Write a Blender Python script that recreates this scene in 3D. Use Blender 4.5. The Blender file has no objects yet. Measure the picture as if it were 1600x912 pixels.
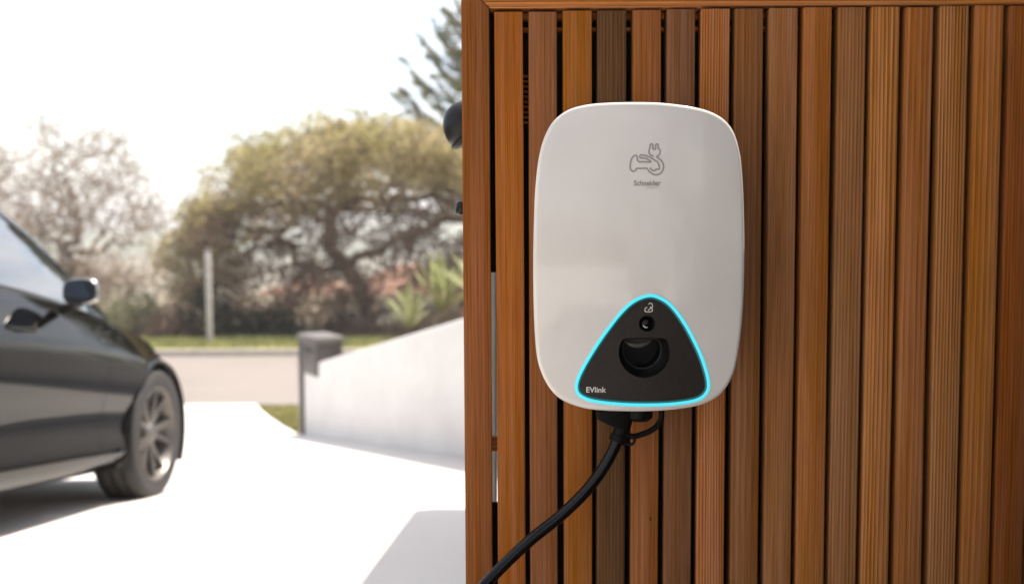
import bpy, bmesh, math, random
from mathutils import Vector, Matrix, noise
R = math.radians
rnd = random.Random(7)
scene = bpy.context.scene
col = scene.collection

# ------------------------------------------------------------------ camera
CAM_Z = 0.85
F = 1556.0
PITCH, ROLL = R(3.79), R(0.27)
f_ = Vector((0, math.cos(PITCH), -math.sin(PITCH)))
r0_ = Vector((1, 0, 0)); u0_ = Vector((0, math.sin(PITCH), math.cos(PITCH)))
r_ = r0_*math.cos(ROLL) - u0_*math.sin(ROLL)
u_ = r0_*math.sin(ROLL) + u0_*math.cos(ROLL)
cd = bpy.data.cameras.new('camera'); cam = bpy.data.objects.new('camera', cd); col.objects.link(cam)
cam.matrix_world = Matrix(((r_.x, u_.x, -f_.x, 0), (r_.y, u_.y, -f_.y, 0), (r_.z, u_.z, -f_.z, CAM_Z), (0, 0, 0, 1)))
cd.sensor_width = 36.0; cd.lens = 36.0*F/1600.0
cd.clip_start = 0.05; cd.clip_end = 8000
cd.dof.use_dof = True; cd.dof.focus_distance = 1.335; cd.dof.aperture_fstop = 3.3
scene.camera = cam

def at(px, py, Y):
    """point of the vertical plane y=Y that stands behind photo pixel (px, py)"""
    d = f_ + r_*((px-800)/F) + u_*((456-py)/F)
    return Vector((0, 0, CAM_Z)) + d*(Y/d.y)

# ------------------------------------------------------------------ light
HAZE = .0012
SUN_EL, SUN_AZ = R(64), R(53)          # azimuth from +Y towards +X
sdir = Vector((math.sin(SUN_AZ)*math.cos(SUN_EL), math.cos(SUN_AZ)*math.cos(SUN_EL), math.sin(SUN_EL)))
sl = bpy.data.lights.new('sun', 'SUN'); sl.energy = 4.2; sl.angle = R(0.5); sl.color = (1, .92, .82)
so = bpy.data.objects.new('sun', sl); col.objects.link(so)
so.rotation_euler = (-sdir).to_track_quat('-Z', 'Y').to_euler(); so.location = (6, 6, 12)
w = bpy.data.worlds.new('World'); scene.world = w; w.use_nodes = True
nt = w.node_tree; nt.nodes.clear()
wo = nt.nodes.new('ShaderNodeOutputWorld'); bg = nt.nodes.new('ShaderNodeBackground')
sk = nt.nodes.new('ShaderNodeTexSky'); sk.sky_type = 'NISHITA'; sk.sun_disc = False
sk.sun_elevation = SUN_EL; sk.sun_rotation = SUN_AZ
sk.air_density = 1.0; sk.dust_density = 2.0; sk.ozone_density = 1.0
tc = nt.nodes.new('ShaderNodeTexCoord'); mp = nt.nodes.new('ShaderNodeMapping'); mp.inputs['Scale'].default_value = (1, 1, 2.6)
nz = nt.nodes.new('ShaderNodeTexNoise'); nz.inputs['Scale'].default_value = 2.2; nz.inputs['Detail'].default_value = 7; nz.inputs['Roughness'].default_value = .6
rp = nt.nodes.new('ShaderNodeValToRGB'); rp.color_ramp.elements[0].position = .45; rp.color_ramp.elements[1].position = .70
rp.color_ramp.elements[0].color = (.0, .0, .0, 1); rp.color_ramp.elements[1].color = (.92, .92, .92, 1)
mx = nt.nodes.new('ShaderNodeMix'); mx.data_type = 'RGBA'; mx.inputs[7].default_value = (9.8, 9.2, 8.4, 1)
nt.links.new(tc.outputs['Generated'], mp.inputs['Vector']); nt.links.new(mp.outputs[0], nz.inputs['Vector'])
nt.links.new(nz.outputs['Fac'], rp.inputs['Fac']); nt.links.new(rp.outputs['Color'], mx.inputs[0])
nt.links.new(sk.outputs['Color'], mx.inputs[6]); nt.links.new(mx.outputs[2], bg.inputs['Color'])
bg.inputs['Strength'].default_value = 0.11
nt.links.new(bg.outputs[0], wo.inputs['Surface'])
scene.view_settings.view_transform = 'Standard'; scene.view_settings.look = 'None'
scene.view_settings.gamma = 1; scene.view_settings.exposure = 1.4
scene.render.engine = 'CYCLES'
scene.cycles.max_bounces = 8; scene.cycles.use_denoising = True

# ------------------------------------------------------------------ helpers
def tag(o, label=None, cat=None, group=None, kind=None):
    if label: o['label'] = label
    if cat: o['category'] = cat
    if group: o['group'] = group
    if kind: o['kind'] = kind
    return o
def empty(name, loc, rot=(0, 0, 0)):
    o = bpy.data.objects.new(name, None); o.empty_display_size = .1
    o.location = loc; o.rotation_euler = rot; col.objects.link(o); return o
def lerp(a, b, t): return a+(b-a)*t
def interp(tab, x):
    """smooth (monotone cubic) table lookup, tab sorted by first value"""
    n = len(tab)
    if x <= tab[0][0]: return tab[0][1]
    if x >= tab[-1][0]: return tab[-1][1]
    for i in range(n-1):
        if tab[i][0] <= x <= tab[i+1][0]: break
    def sl(k): return (tab[k+1][1]-tab[k][1])/(tab[k+1][0]-tab[k][0])
    def tg(k):
        if k == 0: return sl(0)
        if k == n-1: return sl(n-2)
        a, b = sl(k-1), sl(k)
        return 0 if a*b <= 0 else 2*a*b/(a+b)
    h = tab[i+1][0]-tab[i][0]; t = (x-tab[i][0])/h
    return ((2*t**3-3*t**2+1)*tab[i][1] + (t**3-2*t**2+t)*h*tg(i) + (-2*t**3+3*t**2)*tab[i+1][1] + (t**3-t**2)*h*tg(i+1))
def catmull(pts, k=6, closed=False):
    pts = [Vector(p) for p in pts]; n = len(pts); out = []
    for i in range(n if closed else n-1):
        if closed: p0, p1, p2, p3 = pts[i-1], pts[i], pts[(i+1) % n], pts[(i+2) % n]
        else: p0, p1, p2, p3 = pts[max(i-1, 0)], pts[i], pts[i+1], pts[min(i+2, n-1)]
        for j in range(k):
            t = j/k
            out.append(.5*((2*p1)+(p2-p0)*t+(2*p0-5*p1+4*p2-p3)*t*t+(3*p1-p0-3*p2+p3)*t**3))
    if not closed: out.append(pts[-1])
    return out
class MB:
    def __init__(s): s.v = []; s.f = []
    def add(s, vs, fs):
        b = len(s.v); s.v += [tuple(q) for q in vs]; s.f += [tuple(i+b for i in q) for q in fs]; return b
    def box(s, a, b):
        (x0, y0, z0), (x1, y1, z1) = a, b
        s.add([(x0, y0, z0), (x1, y0, z0), (x1, y1, z0), (x0, y1, z0), (x0, y0, z1), (x1, y0, z1), (x1, y1, z1), (x0, y1, z1)],
              [(0, 3, 2, 1), (4, 5, 6, 7), (0, 1, 5, 4), (1, 2, 6, 5), (2, 3, 7, 6), (3, 0, 4, 7)])
    def tube(s, path, rad, n=8, cap=True):
        path = [Vector(p) for p in path]; m = len(path)
        if not hasattr(rad, '__len__'): rad = [rad]*m
        t = (path[1]-path[0]).normalized()
        a = t.orthogonal().normalized(); vs = []
        for i in range(m):
            t2 = (path[min(i+1, m-1)]-path[max(i-1, 0)]).normalized()
            a = (a - t2*a.dot(t2)).normalized(); b = t2.cross(a)
            for k in range(n):
                an = 2*math.pi*k/n
                vs.append(path[i]+(a*math.cos(an)+b*math.sin(an))*rad[i])
        fs = [(i*n+k, i*n+(k+1) % n, (i+1)*n+(k+1) % n, (i+1)*n+k) for i in range(m-1) for k in range(n)]
        if cap: fs += [tuple(range(n))[::-1], tuple((m-1)*n+k for k in range(n))]
        s.add(vs, fs)
    def loft(s, rings, closed=True, cap0=False, cap1=False):
        n = len(rings[0]); vs = [p for r in rings for p in r]; fs = []
        for i in range(len(rings)-1):
            for k in range(n if closed else n-1):
                k2 = (k+1) % n
                fs.append((i*n+k, i*n+k2, (i+1)*n+k2, (i+1)*n+k))
        if cap0: fs.append(tuple(range(n))[::-1])
        if cap1: fs.append(tuple((len(rings)-1)*n+k for k in range(n)))
        s.add(vs, fs)
    def lathe(s, prof, n=32, axis='z', c=(0, 0, 0)):
        rings = []
        for r, h in prof:
            ring = []
            for k in range(n):
                a = 2*math.pi*k/n; p, q = r*math.cos(a), r*math.sin(a)
                ring.append((c[0]+p, c[1]+q, c[2]+h) if axis == 'z' else ((c[0]+h, c[1]+p, c[2]+q) if axis == 'x' else (c[0]+p, c[1]+h, c[2]-q)))
            rings.append(ring)
        s.loft(rings)
    def mesh(s, name, smooth=False, fix=False):
        me = bpy.data.meshes.new(name); me.from_pydata(s.v, [], s.f); me.update()
        if fix:
            bm = bmesh.new(); bm.from_mesh(me); bmesh.ops.remove_doubles(bm, verts=bm.verts, dist=1e-5)
            bmesh.ops.recalc_face_normals(bm, faces=bm.faces); bm.to_mesh(me); bm.free()
        if smooth: me.polygons.foreach_set('use_smooth', [True]*len(me.polygons))
        return me
    def build(s, name, mat, parent=None, smooth=False, fix=False, loc=None):
        return link(name, s.mesh(name, smooth, fix), mat, parent, loc)
def link(name, me, mat=None, parent=None, loc=None):
    o = bpy.data.objects.new(name, me); col.objects.link(o)
    if mat and not me.materials: me.materials.append(mat)
    if parent: o.parent = parent
    if loc is not None: o.location = loc
    return o
def bevel_mesh(me, w_, seg=2, ang=30):
    bm = bmesh.new(); bm.from_mesh(me)
    es = [e for e in bm.edges if len(e.link_faces) == 2 and e.calc_face_angle(0) > R(ang)]
    bmesh.ops.bevel(bm, geom=es, offset=w_, segments=seg, affect='EDGES', profile=.5)
    bm.to_mesh(me); bm.free()
    me.polygons.foreach_set('use_smooth', [True]*len(me.polygons))
    return me
def sharp(me, ang=40):
    me.polygons.foreach_set('use_smooth', [True]*len(me.polygons)); me.set_sharp_from_angle(angle=R(ang)); return me
def rbox(name, a, b, bev, mat, parent=None, loc=None, seg=2):
    m = MB(); m.box(a, b); me = m.mesh(name); bevel_mesh(me, bev, seg); return link(name, me, mat, parent, loc)

# ------------------------------------------------------------------ materials
class NT:
    def __init__(s, name):
        s.m = bpy.data.materials.new(name); s.m.use_nodes = True; s.t = s.m.node_tree
        s.b = s.t.nodes['Principled BSDF']; s.out = s.t.nodes['Material Output']
    def n(s, typ, **kw):
        k = s.t.nodes.new('ShaderNode'+typ)
        for a, v in kw.items():
            if a in k.inputs: k.inputs[a].default_value = v
            else: setattr(k, a, v)
        return k
    def l(s, a, b): s.t.links.new(a, b)
    def noise(s, vec, scale, detail=4, rough=.55, dist=0):
        k = s.n('TexNoise', Scale=scale, Detail=detail, Roughness=rough, Distortion=dist); s.l(vec, k.inputs['Vector']); return k.outputs['Fac']
    def vec(s, scale=(1, 1, 1), kind='Object', rand=False):
        t = s.n('TexCoord'); o = t.outputs[kind]
        if rand:
            oi = s.n('ObjectInfo'); ad = s.n('VectorMath', operation='MULTIPLY_ADD'); cb = s.n('CombineXYZ')
            for i in range(3): s.l(oi.outputs['Random'], cb.inputs[i])
            s.l(cb.outputs[0], ad.inputs[0]); ad.inputs[1].default_value = (7.3, 3.1, 13.7); s.l(o, ad.inputs[2]); o = ad.outputs[0]
        m = s.n('Mapping'); m.inputs['Scale'].default_value = scale; s.l(o, m.inputs['Vector']); return m.outputs[0]
    def ramp(s, fac, stops):
        k = s.n('ValToRGB'); e = k.color_ramp.elements
        while len(e) < len(stops): e.new(.5)
        for i, (p, c) in enumerate(stops):
            e[i].position = p; e[i].color = (*c, 1) if len(c) == 3 else c
        s.l(fac, k.inputs['Fac']); return k.outputs['Color']
    def math(s, op, a, b=0.0, c=None):
        k = s.n('Math', operation=op)
        for i, v in enumerate((a, b, c)):
            if v is None: continue
            if hasattr(v, 'links'): s.l(v, k.inputs[i])
            else: k.inputs[i].default_value = v
        return k.outputs[0]
    def mix(s, fac, a, b, mode='MIX'):
        k = s.n('Mix', data_type='RGBA', blend_type=mode)
        for i, v in ((0, fac), (6, a), (7, b)):
            if hasattr(v, 'links'): s.l(v, k.inputs[i])
            else: k.inputs[i].default_value = v if i == 0 else (*v, 1)
        return k.outputs[2]
    def bump(s, h, strength=.3, dist=.002):
        k = s.n('Bump', Strength=strength, Distance=dist); s.l(h, k.inputs['Height']); s.l(k.outputs[0], s.b.inputs['Normal']); return k
    def set(s, **kw):
        for a, v in kw.items(): s.b.inputs[a.replace('_', ' ')].default_value = v
        return s.m
def plain(name, c, rough=.5, var=.12, scale=30, metal=0, spec=.5, coat=0, bump=.05):
    k = NT(name); v = k.vec(); nz = k.noise(v, scale, 5)
    lo = tuple(x*(1-var) for x in c); hi = tuple(min(1, x*(1+var)) for x in c)
    k.l(k.ramp(nz, [(.3, lo), (.7, hi)]), k.b.inputs['Base Color'])
    k.l(k.math('MULTIPLY_ADD', nz, .12, rough-.06), k.b.inputs['Roughness'])
    if bump: k.bump(nz, bump, .001)
    return k.set(Metallic=metal, Specular_IOR_Level=spec, Coat_Weight=coat, Coat_Roughness=.03)

def wood_material(name, axis):
    """oiled cedar: the tint and the strength of the grain come from each board's own colour"""
    k = NT(name); oi = k.n('ObjectInfo')
    sc = (1, 1, 1)
    v = k.vec(sc, rand=True)
    st = (26, 26, .9) if axis == 'z' else (.9, 26, 26)
    m1 = k.n('Mapping'); m1.inputs['Scale'].default_value = st; k.l(v, m1.inputs['Vector'])
    # slow wander of the growth rings along the board
    wn = k.noise(m1.outputs[0], .55, 2, .5)
    m2 = k.n('Mapping'); m2.inputs['Scale'].default_value = (1, .35, .035) if axis == 'z' else (.035, .35, 1); k.l(v, m2.inputs['Vector'])
    wv = k.n('TexWave', wave_type='BANDS', bands_direction='X' if axis == 'z' else 'Z', wave_profile='SAW')
    wv.inputs['Scale'].default_value = 62; wv.inputs['Distortion'].default_value = 9; wv.inputs['Detail'].default_value = 2
    wv.inputs['Detail Scale'].default_value = .35
    sv = k.n('VectorMath', operation='SCALE'); k.l(m2.outputs[0], sv.inputs[0])
    k.l(k.math('MULTIPLY_ADD', oi.outputs['Random'], .75, .55), sv.inputs['Scale']); k.l(sv.outputs[0], wv.inputs['Vector'])
    m3 = k.n('Mapping'); m3.inputs['Scale'].default_value = (620, 620, 9) if axis == 'z' else (9, 620, 620); k.l(v, m3.inputs['Vector'])
    fib = k.noise(m3.outputs[0], 1, 4, .65)
    blot = k.noise(v, 5, 3, .5)
    m4 = k.n('Mapping'); m4.inputs['Scale'].default_value = (70, 70, 1.6) if axis == 'z' else (1.6, 70, 70); k.l(v, m4.inputs['Vector'])
    streak = k.noise(m4.outputs[0], 1, 3, .6)
    ring = k.math('MULTIPLY', k.math('SUBTRACT', wv.outputs['Fac'], .5), k.math('MULTIPLY', oi.outputs['Alpha'], 1.25))
    g = k.math('ADD', ring, k.math('MULTIPLY', k.math('SUBTRACT', fib, .5), 1.5))
    g = k.math('ADD', g, k.math('MULTIPLY', k.math('SUBTRACT', streak, .5), .75))
    g = k.math('ADD', g, k.math('MULTIPLY', k.math('SUBTRACT', wn, .5), .35))
    tone = k.math('ADD', 1.0, g)
    hs = k.n('HueSaturation'); k.l(oi.outputs['Color'], hs.inputs['Color'])
    k.l(k.math('MULTIPLY_ADD', blot, .012, .4945), hs.inputs['Hue'])
    k.l(k.math('MULTIPLY_ADD', streak, -.35, 1.17), hs.inputs['Saturation'])
    k.l(tone, hs.inputs['Value'])
    # small dark pin knots
    vo = k.n('TexVoronoi', feature='F1'); vo.inputs['Scale'].default_value = 1
    m5 = k.n('Mapping'); m5.inputs['Scale'].default_value = (14, 14, 7) if axis == 'z' else (7, 14, 14); k.l(v, m5.inputs['Vector']); k.l(m5.outputs[0], vo.inputs['Vector'])
    kn = k.ramp(vo.outputs['Distance'], [(.012, (1, 1, 1)), (.035, (0, 0, 0))])
    base = k.mix(k.math('MULTIPLY', kn, .75), hs.outputs[0], (.035, .012, .004))
    k.l(base, k.b.inputs['Base Color'])
    k.l(k.math('MULTIPLY_ADD', fib, .2, .5), k.b.inputs['Roughness'])
    h = k.math('ADD', k.math('MULTIPLY', fib, .45), k.math('MULTIPLY', ring, 1.6))
    k.bump(h, .35, .0008)
    return k.set(Specular_IOR_Level=.07)
wood_v = wood_material('cedar_upright', 'z'); wood_h = wood_material('cedar_level', 'x')

M = {}
def shell_mat():
    k = NT('gloss_white_shell'); v = k.vec()
    a = k.noise(v, 9, 6, .6); b = k.noise(v, 160, 3, .6)
    k.l(k.ramp(a, [(.3, (.53, .492, .445)), (.7, (.575, .537, .49))]), k.b.inputs['Base Color'])
    k.l(k.math('ADD', k.math('MULTIPLY', a, .08), .03), k.b.inputs['Roughness'])
    k.bump(b, .025, .0005); return k.set(Specular_IOR_Level=.5)
M['shell'] = shell_mat()
M['panel'] = plain('charcoal_plastic', (.017, .0125, .0095), .5, .25, 300, spec=.22, bump=.12)
M['black'] = plain('black_rubber', (.003, .0027, .0025), .5, .3, 80, spec=.1)
M['black_gloss'] = plain('black_gloss', (.0022, .002, .0018), .16, .15, 20, spec=.22, bump=0)
M['black_satin'] = plain('satin_black', (.004, .0035, .003), .42, .2, 20, spec=.25, bump=0)
M['socket'] = plain('socket_black', (.0025, .0022, .002), .4, .2, 50, spec=.14, bump=0)
M['flap'] = plain('socket_flap', (.05, .043, .036), .3, .2, 90, spec=.5, bump=0)
M['ink'] = plain('grey_ink', (.26, .24, .215), .5, .05, 100, bump=0)
M['ink_faint'] = plain('faint_grey_ink', (.45, .43, .40), .5, .05, 100, bump=0)
M['ink_light'] = plain('pale_ink', (.55, .52, .48), .5, .05, 100, bump=0)
def led_mat():
    k = NT('led_ring'); v = k.vec(); a = k.noise(v, 12, 2)
    k.l(k.ramp(a, [(.2, (.075, .78, .95)), (.8, (.095, .84, .99))]), k.b.inputs['Emission Color'])
    return k.set(Base_Color=(.01, .06, .07, 1), Emission_Strength=0.37, Roughness=.5)
M['led'] = led_mat()
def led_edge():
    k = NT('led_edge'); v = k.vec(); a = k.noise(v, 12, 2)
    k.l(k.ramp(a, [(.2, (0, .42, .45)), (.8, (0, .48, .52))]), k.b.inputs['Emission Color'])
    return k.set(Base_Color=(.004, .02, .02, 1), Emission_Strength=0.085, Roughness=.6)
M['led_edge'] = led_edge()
def conc():
    k = NT('pale_concrete'); v = k.vec(); a = k.noise(v, .7, 6, .65); b = k.noise(v, 60, 4, .7)
    c = k.mix(k.math('MULTIPLY', b, .5), k.ramp(a, [(.25, (.56, .53, .495)), (.75, (.67, .64, .605))]), (.50, .47, .435))
    k.l(c, k.b.inputs['Base Color']); k.bump(b, .35, .004); return k.set(Roughness=.85, Specular_IOR_Level=.2)
M['concrete'] = conc()
def asph():
    k = NT('pale_asphalt'); v = k.vec(); a = k.noise(v, .35, 5, .6); b = k.noise(v, 90, 3, .7)
    c = k.mix(b, k.ramp(a, [(.3, (.15, .13, .117)), (.7, (.20, .176, .16)),]), (.22, .195, .175))
    k.l(c, k.b.inputs['Base Color']); k.bump(b, .5, .006); return k.set(Roughness=.9, Specular_IOR_Level=.15)
M['asphalt'] = asph()
def render_wall():
    k = NT('white_render'); v = k.vec(); a = k.noise(v, 2.3, 6, .65); b = k.noise(v, 120, 3, .7)
    k.l(k.ramp(a, [(.25, (.60, .575, .55)), (.75, (.71, .69, .665))]), k.b.inputs['Base Color'])
    k.bump(b, .6, .006); return k.set(Roughness=.85, Specular_IOR_Level=.2)
M['render'] = render_wall()
M['kerb'] = plain('kerb_concrete', (.36, .31, .27), .85, .2, 12)
M['earth'] = plain('dry_earth', (.17, .12, .085), .95, .35, 1.5)
def grass_ground():
    k = NT('grass_ground'); v = k.vec(); a = k.noise(v, .8, 6, .6)
    k.l(k.ramp(a, [(.3, (.13, .15, .05)), (.55, (.19, .195, .07)), (.8, (.24, .215, .11))]), k.b.inputs['Base Color'])
    k.bump(a, .4, .03); return k.set(Roughness=.95, Specular_IOR_Level=.1)
M['grass_ground'] = grass_ground()
M['scrub_ground'] = plain('scrub_ground', (.15, .125, .08), .95, .35, .25)
M['grass'] = plain('grass_blades', (.30, .29, .10), .7, .35, 1.2, bump=0)
M['dry_grass'] = plain('dry_grass_blades', (.30, .28, .09), .7, .3, 3, bump=0)
def leaf(name, c1, c2, c3, scale, trans=.35):
    k = NT(name); v = k.vec(); a = k.noise(v, scale, 4, .55); oi = k.n('Attribute', attribute_name='tint')
    c = k.ramp(a, [(.32, c1), (.5, c2), (.68, c3)])
    c = k.mix(k.math('MULTIPLY', oi.outputs['Fac'], .8), c, tuple(x*1.0 for x in c3))
    k.l(c, k.b.inputs['Base Color']); k.set(Roughness=.6, Specular_IOR_Level=.25)
    tr = k.n('BsdfTranslucent'); k.l(c, tr.inputs['Color']); ms = k.n('MixShader'); ms.inputs[0].default_value = trans
    k.l(k.b.outputs[0], ms.inputs[1]); k.l(tr.outputs[0], ms.inputs[2]); k.l(ms.outputs[0], k.out.inputs['Surface'])
    return k.m
M['olive'] = leaf('olive_leaf', (.25, .25, .075), (.37, .32, .135), (.46, .37, .24), .45, .6)
M['dry_leaf'] = leaf('dry_twig_leaf', (.19, .145, .085), (.25, .195, .12), (.31, .25, .165), 1.1, .45)
M['pine'] = leaf('pine_needle', (.17, .18, .075), (.23, .225, .10), (.29, .27, .15), 1.3, .5)
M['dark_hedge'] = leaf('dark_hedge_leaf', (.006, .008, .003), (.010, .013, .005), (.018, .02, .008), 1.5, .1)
M['pale_shrub'] = leaf('pale_shrub_leaf', (.10, .12, .05), (.15, .155, .075), (.20, .185, .11), 1.2)
M['brown_shrub'] = leaf('brown_shrub_leaf', (.10, .07, .045), (.15, .10, .07), (.20, .14, .10), 1.2)
M['strap'] = leaf('strap_leaf', (.16, .19, .06), (.24, .26, .11), (.34, .33, .19), 5)
M['bark'] = plain('grey_brown_bark', (.17, .115, .08), .9, .4, 6, bump=.4)
M['pale_bark'] = plain('pale_bark', (.24, .18, .14), .9, .3, 6, bump=.4)
M['mulch'] = plain('dark_mulch', (.03, .02, .014), .95, .4, 40, bump=.8)
M['cap'] = plain('pale_cap_stone', (.11, .102, .094), .8, .12, 10)
M['dark_metal'] = plain('charcoal_letterbox', (.055, .048, .044), .5, .2, 15)
M['post_grey'] = plain('weathered_post', (.42, .39, .35), .8, .2, 8)
M['backing'] = plain('black_backing', (.007, .006, .005), .9, .3, 10, spec=.1)
M['tile'] = plain('terracotta_tile', (.46, .27, .19), .8, .25, 3)
M['house_wall'] = plain('painted_wall', (.72, .66, .58), .85, .06, 2)
M['paint'] = plain('black_paint', (.003, .0028, .0026), .3, .1, 4, spec=0.0, coat=.62, bump=0)
M['glass'] = plain('dark_glass', (.010, .012, .014), .05, .1, 3, spec=1.0, coat=1, bump=0); M['glass'].node_tree.nodes['Principled BSDF'].inputs['Coat IOR'].default_value = 1.7
M['trim'] = plain('black_trim', (.012, .011, .010), .5, .2, 20)
M['tyre'] = plain('tyre_rubber', (.020, .0185, .017), .75, .25, 25)
M['rim'] = plain('grey_alloy', (.13, .12, .11), .42, .15, 10, metal=.8)
M['lamp_glass'] = plain('lamp_lens', (.5, .5, .5), .12, .1, 5)
M['tail'] = plain('tail_lens', (.25, .01, .008), .15, .1, 5)
M['hill'] = plain('hill_green', (.09, .10, .05), .95, .3, .01)
M['brick'] = plain('charcoal_cladding', (.26, .24, .215), .7, .1, 2)

# ------------------------------------------------------------------ setting
GT = [(-400, 0), (0.8, 0), (1.45, -.003), (2.6, -.172), (5.1, -.548), (7.3, -.88), (10.4, -1.345), (12.5, -1.62), (15.2, -1.88), (16.0, -1.90),
      (21.2, -1.90), (23, -1.88), (30, -1.8), (60, -3.2), (150, -12), (600, -15), (5000, -15)]
def gz(y): return interp(GT, y)
def sheet(name, xs_at, ys, nx, dz, mat, kind='structure'):
    """ground sheet following the slope; xs_at(y) gives left and right edges"""
    rows = []
    for y in ys:
        a, b = xs_at(y); rows.append([(lerp(a, b, i/nx), y, gz(y)+dz) for i in range(nx+1)])
    m = MB(); m.loft(rows, closed=False); o = m.build(name, mat, smooth=True, fix=True)
    for p in o.data.polygons: pass
    tag(o, kind=kind); return o
def frange(a, b, n): return [lerp(a, b, i/n) for i in range(n+1)]
ys = [-300, -150, -60, -30, -12] + frange(-5, 24, 58) + frange(26, 60, 10) + [75, 95, 120, 150, 200, 300, 450, 650, 1000, 1500]
sheet('ground', lambda y: (-max(60, abs(y)*1.2), max(60, abs(y)*1.2)), ys, 24, -.02, M['scrub_ground'])
WA, WB = at(476, 686, 10.4), at(725, 722, 7.3)          # foot of the white wall
WA2 = Vector((WA.x, WA.y)); WB2 = Vector((WB.x, WB.y)); wdir = (WB2-WA2).normalized()
WE2 = WA2 + wdir*5.0                                   # wall runs on to the garage
def drive_r(y):
    if y > WA2.y: return lerp(WA2.x-.06, -3.95, (y-WA2.y)/(15.2-WA2.y))
    if y > WE2.y: return lerp(WE2.x, WA2.x, (y-WE2.y)/(WA2.y-WE2.y))+.1
    return 9
sheet('driveway', lambda y: (-9.5, drive_r(y)), frange(-14, WE2.y-.01, 40)+frange(WE2.y+.01, 15.2, 40), 16, .012, M['concrete'])
sheet('road', lambda y: (-60, 60), frange(15.2, 21.2, 12), 8, .004, M['asphalt'])
# far kerb and verge
m = MB(); m.box((-60, 21.2, -2.1), (60, 21.36, -1.77)); k_ = m.mesh('kerb'); bevel_mesh(k_, .02); tag(link('kerb', k_, M['kerb']), kind='structure')
m = MB(); m.loft([[(x, y, -1.775 + (y-21.4)*.03) for x in frange(-60, 60, 20)] for y in (21.36, 22.0, 23.2)], closed=False)
tag(m.build('verge', M['grass_ground'], fix=True), kind='structure')
def blades(name, pts, h, wdt, mat):
    m = MB()
    for (x, y, z) in pts:
        a = rnd.uniform(0, 6.28); hh = h*rnd.uniform(.5, 1.2); ln = rnd.uniform(-.5, .5)*hh; wx, wy = math.cos(a)*wdt, math.sin(a)*wdt
        m.add([(x-wx, y-wy, z), (x+wx, y+wy, z), (x+ln*math.cos(a+1.3), y+ln*math.sin(a+1.3), z+hh)], [(0, 1, 2)])
    return tag(m.build(name, mat), kind='stuff')
blades('verge_grass', [(rnd.uniform(-13, 6), (y := rnd.uniform(21.38, 23.1)), -1.775+(y-21.4)*.03) for _ in range(16000)], .09, .014, M['grass'])
gp = []
while len(gp) < 14000:
    y = rnd.uniform(10.45, 15.1); x = rnd.uniform(-4, -.5)
    if x > drive_r(y)+.04: gp.append((x, y, gz(y)-.02))
blades('lawn_grass', gp, .06, .010, M['dry_grass'])
# far hills beyond the trees
m = MB(); rows = []
for j, yy in enumerate((500, 700, 900, 1100, 1400)):
    row = []
    for i in range(61):
        x = lerp(-1700, 1700, i/60)
        hgt = (0, .5, .95, 1.0, 0)[j]*(26+16*noise.noise(Vector((x*.0016, yy*.001, 3)))+9*noise.noise(Vector((x*.006, yy*.004, 1))))
        row.append((x, yy, -16+hgt))
    rows.append(row)
m.loft(rows, closed=False); tag(m.build('hills', M['hill'], smooth=True, fix=True), kind='structure')

# ------------------------------------------------------------------ white boundary wall with letterbox
def wall_pt(s): p = WA2 + wdir*s; return p
Ztop0 = at(482, 573, 10.4).z; L1 = (WB2-WA2).length; Ztop1 = at(725, 497, 7.3).z
nrm = Vector((wdir.y, -wdir.x)); nrm = nrm if nrm.x < 0 else -nrm       # faces the driveway
m = MB(); rings = []
for i in range(26):
    s = .02+5.0*i/25; p = wall_pt(s); zt = lerp(Ztop0, Ztop1, s/L1); zb = gz(p.y)-.12; q = p - nrm*.17
    rings.append([(p.x, p.y, zb), (p.x, p.y, zt-.012), (p.x-nrm.x*.012, p.y-nrm.y*.012, zt), (q.x+nrm.x*.012, q.y+nrm.y*.012, zt), (q.x, q.y, zt-.012), (q.x, q.y, zb)])
m.loft(rings, cap0=True, cap1=True)
o = m.build('boundary_wall', M['render'], fix=True); sharp(o.data, 35)
tag(o, 'white rendered boundary wall with a sloping top beside the driveway', 'wall')
lb = empty('letterbox', (WA2.x, WA2.y, gz(WA2.y))); ang = math.atan2(wdir.y, wdir.x); lb.rotation_euler = (0, 0, ang)
tag(lb, 'dark grey letterbox with pale slab cap at the low end of the white wall', 'letterbox')
zc = at(500, 521, 10.4).z - gz(WA2.y)
rbox('post', (-.075, -.03, -.1), (.012, .16, zc-.085), .006, M['dark_metal'], lb)
bx = rbox('box', (-.055, -.02, zc-.40), (.47, .26, zc-.062), .006, M['dark_metal'], lb)
rbox('slot', (.10, -.026, zc-.16), (.34, -.0195, zc-.135), .002, M['black'], bx)
mm = MB(); mm.lathe([(0, -.03), (.022, -.03), (.022, -.02), (0, -.02)], 16, 'y', (.16, 0, zc-.24)); mm.build('lock', M['rim'], bx, True)
rbox('cap', (-.085, -.035, zc-.06), (.50, .28, zc), .006, M['cap'], lb)

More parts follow.
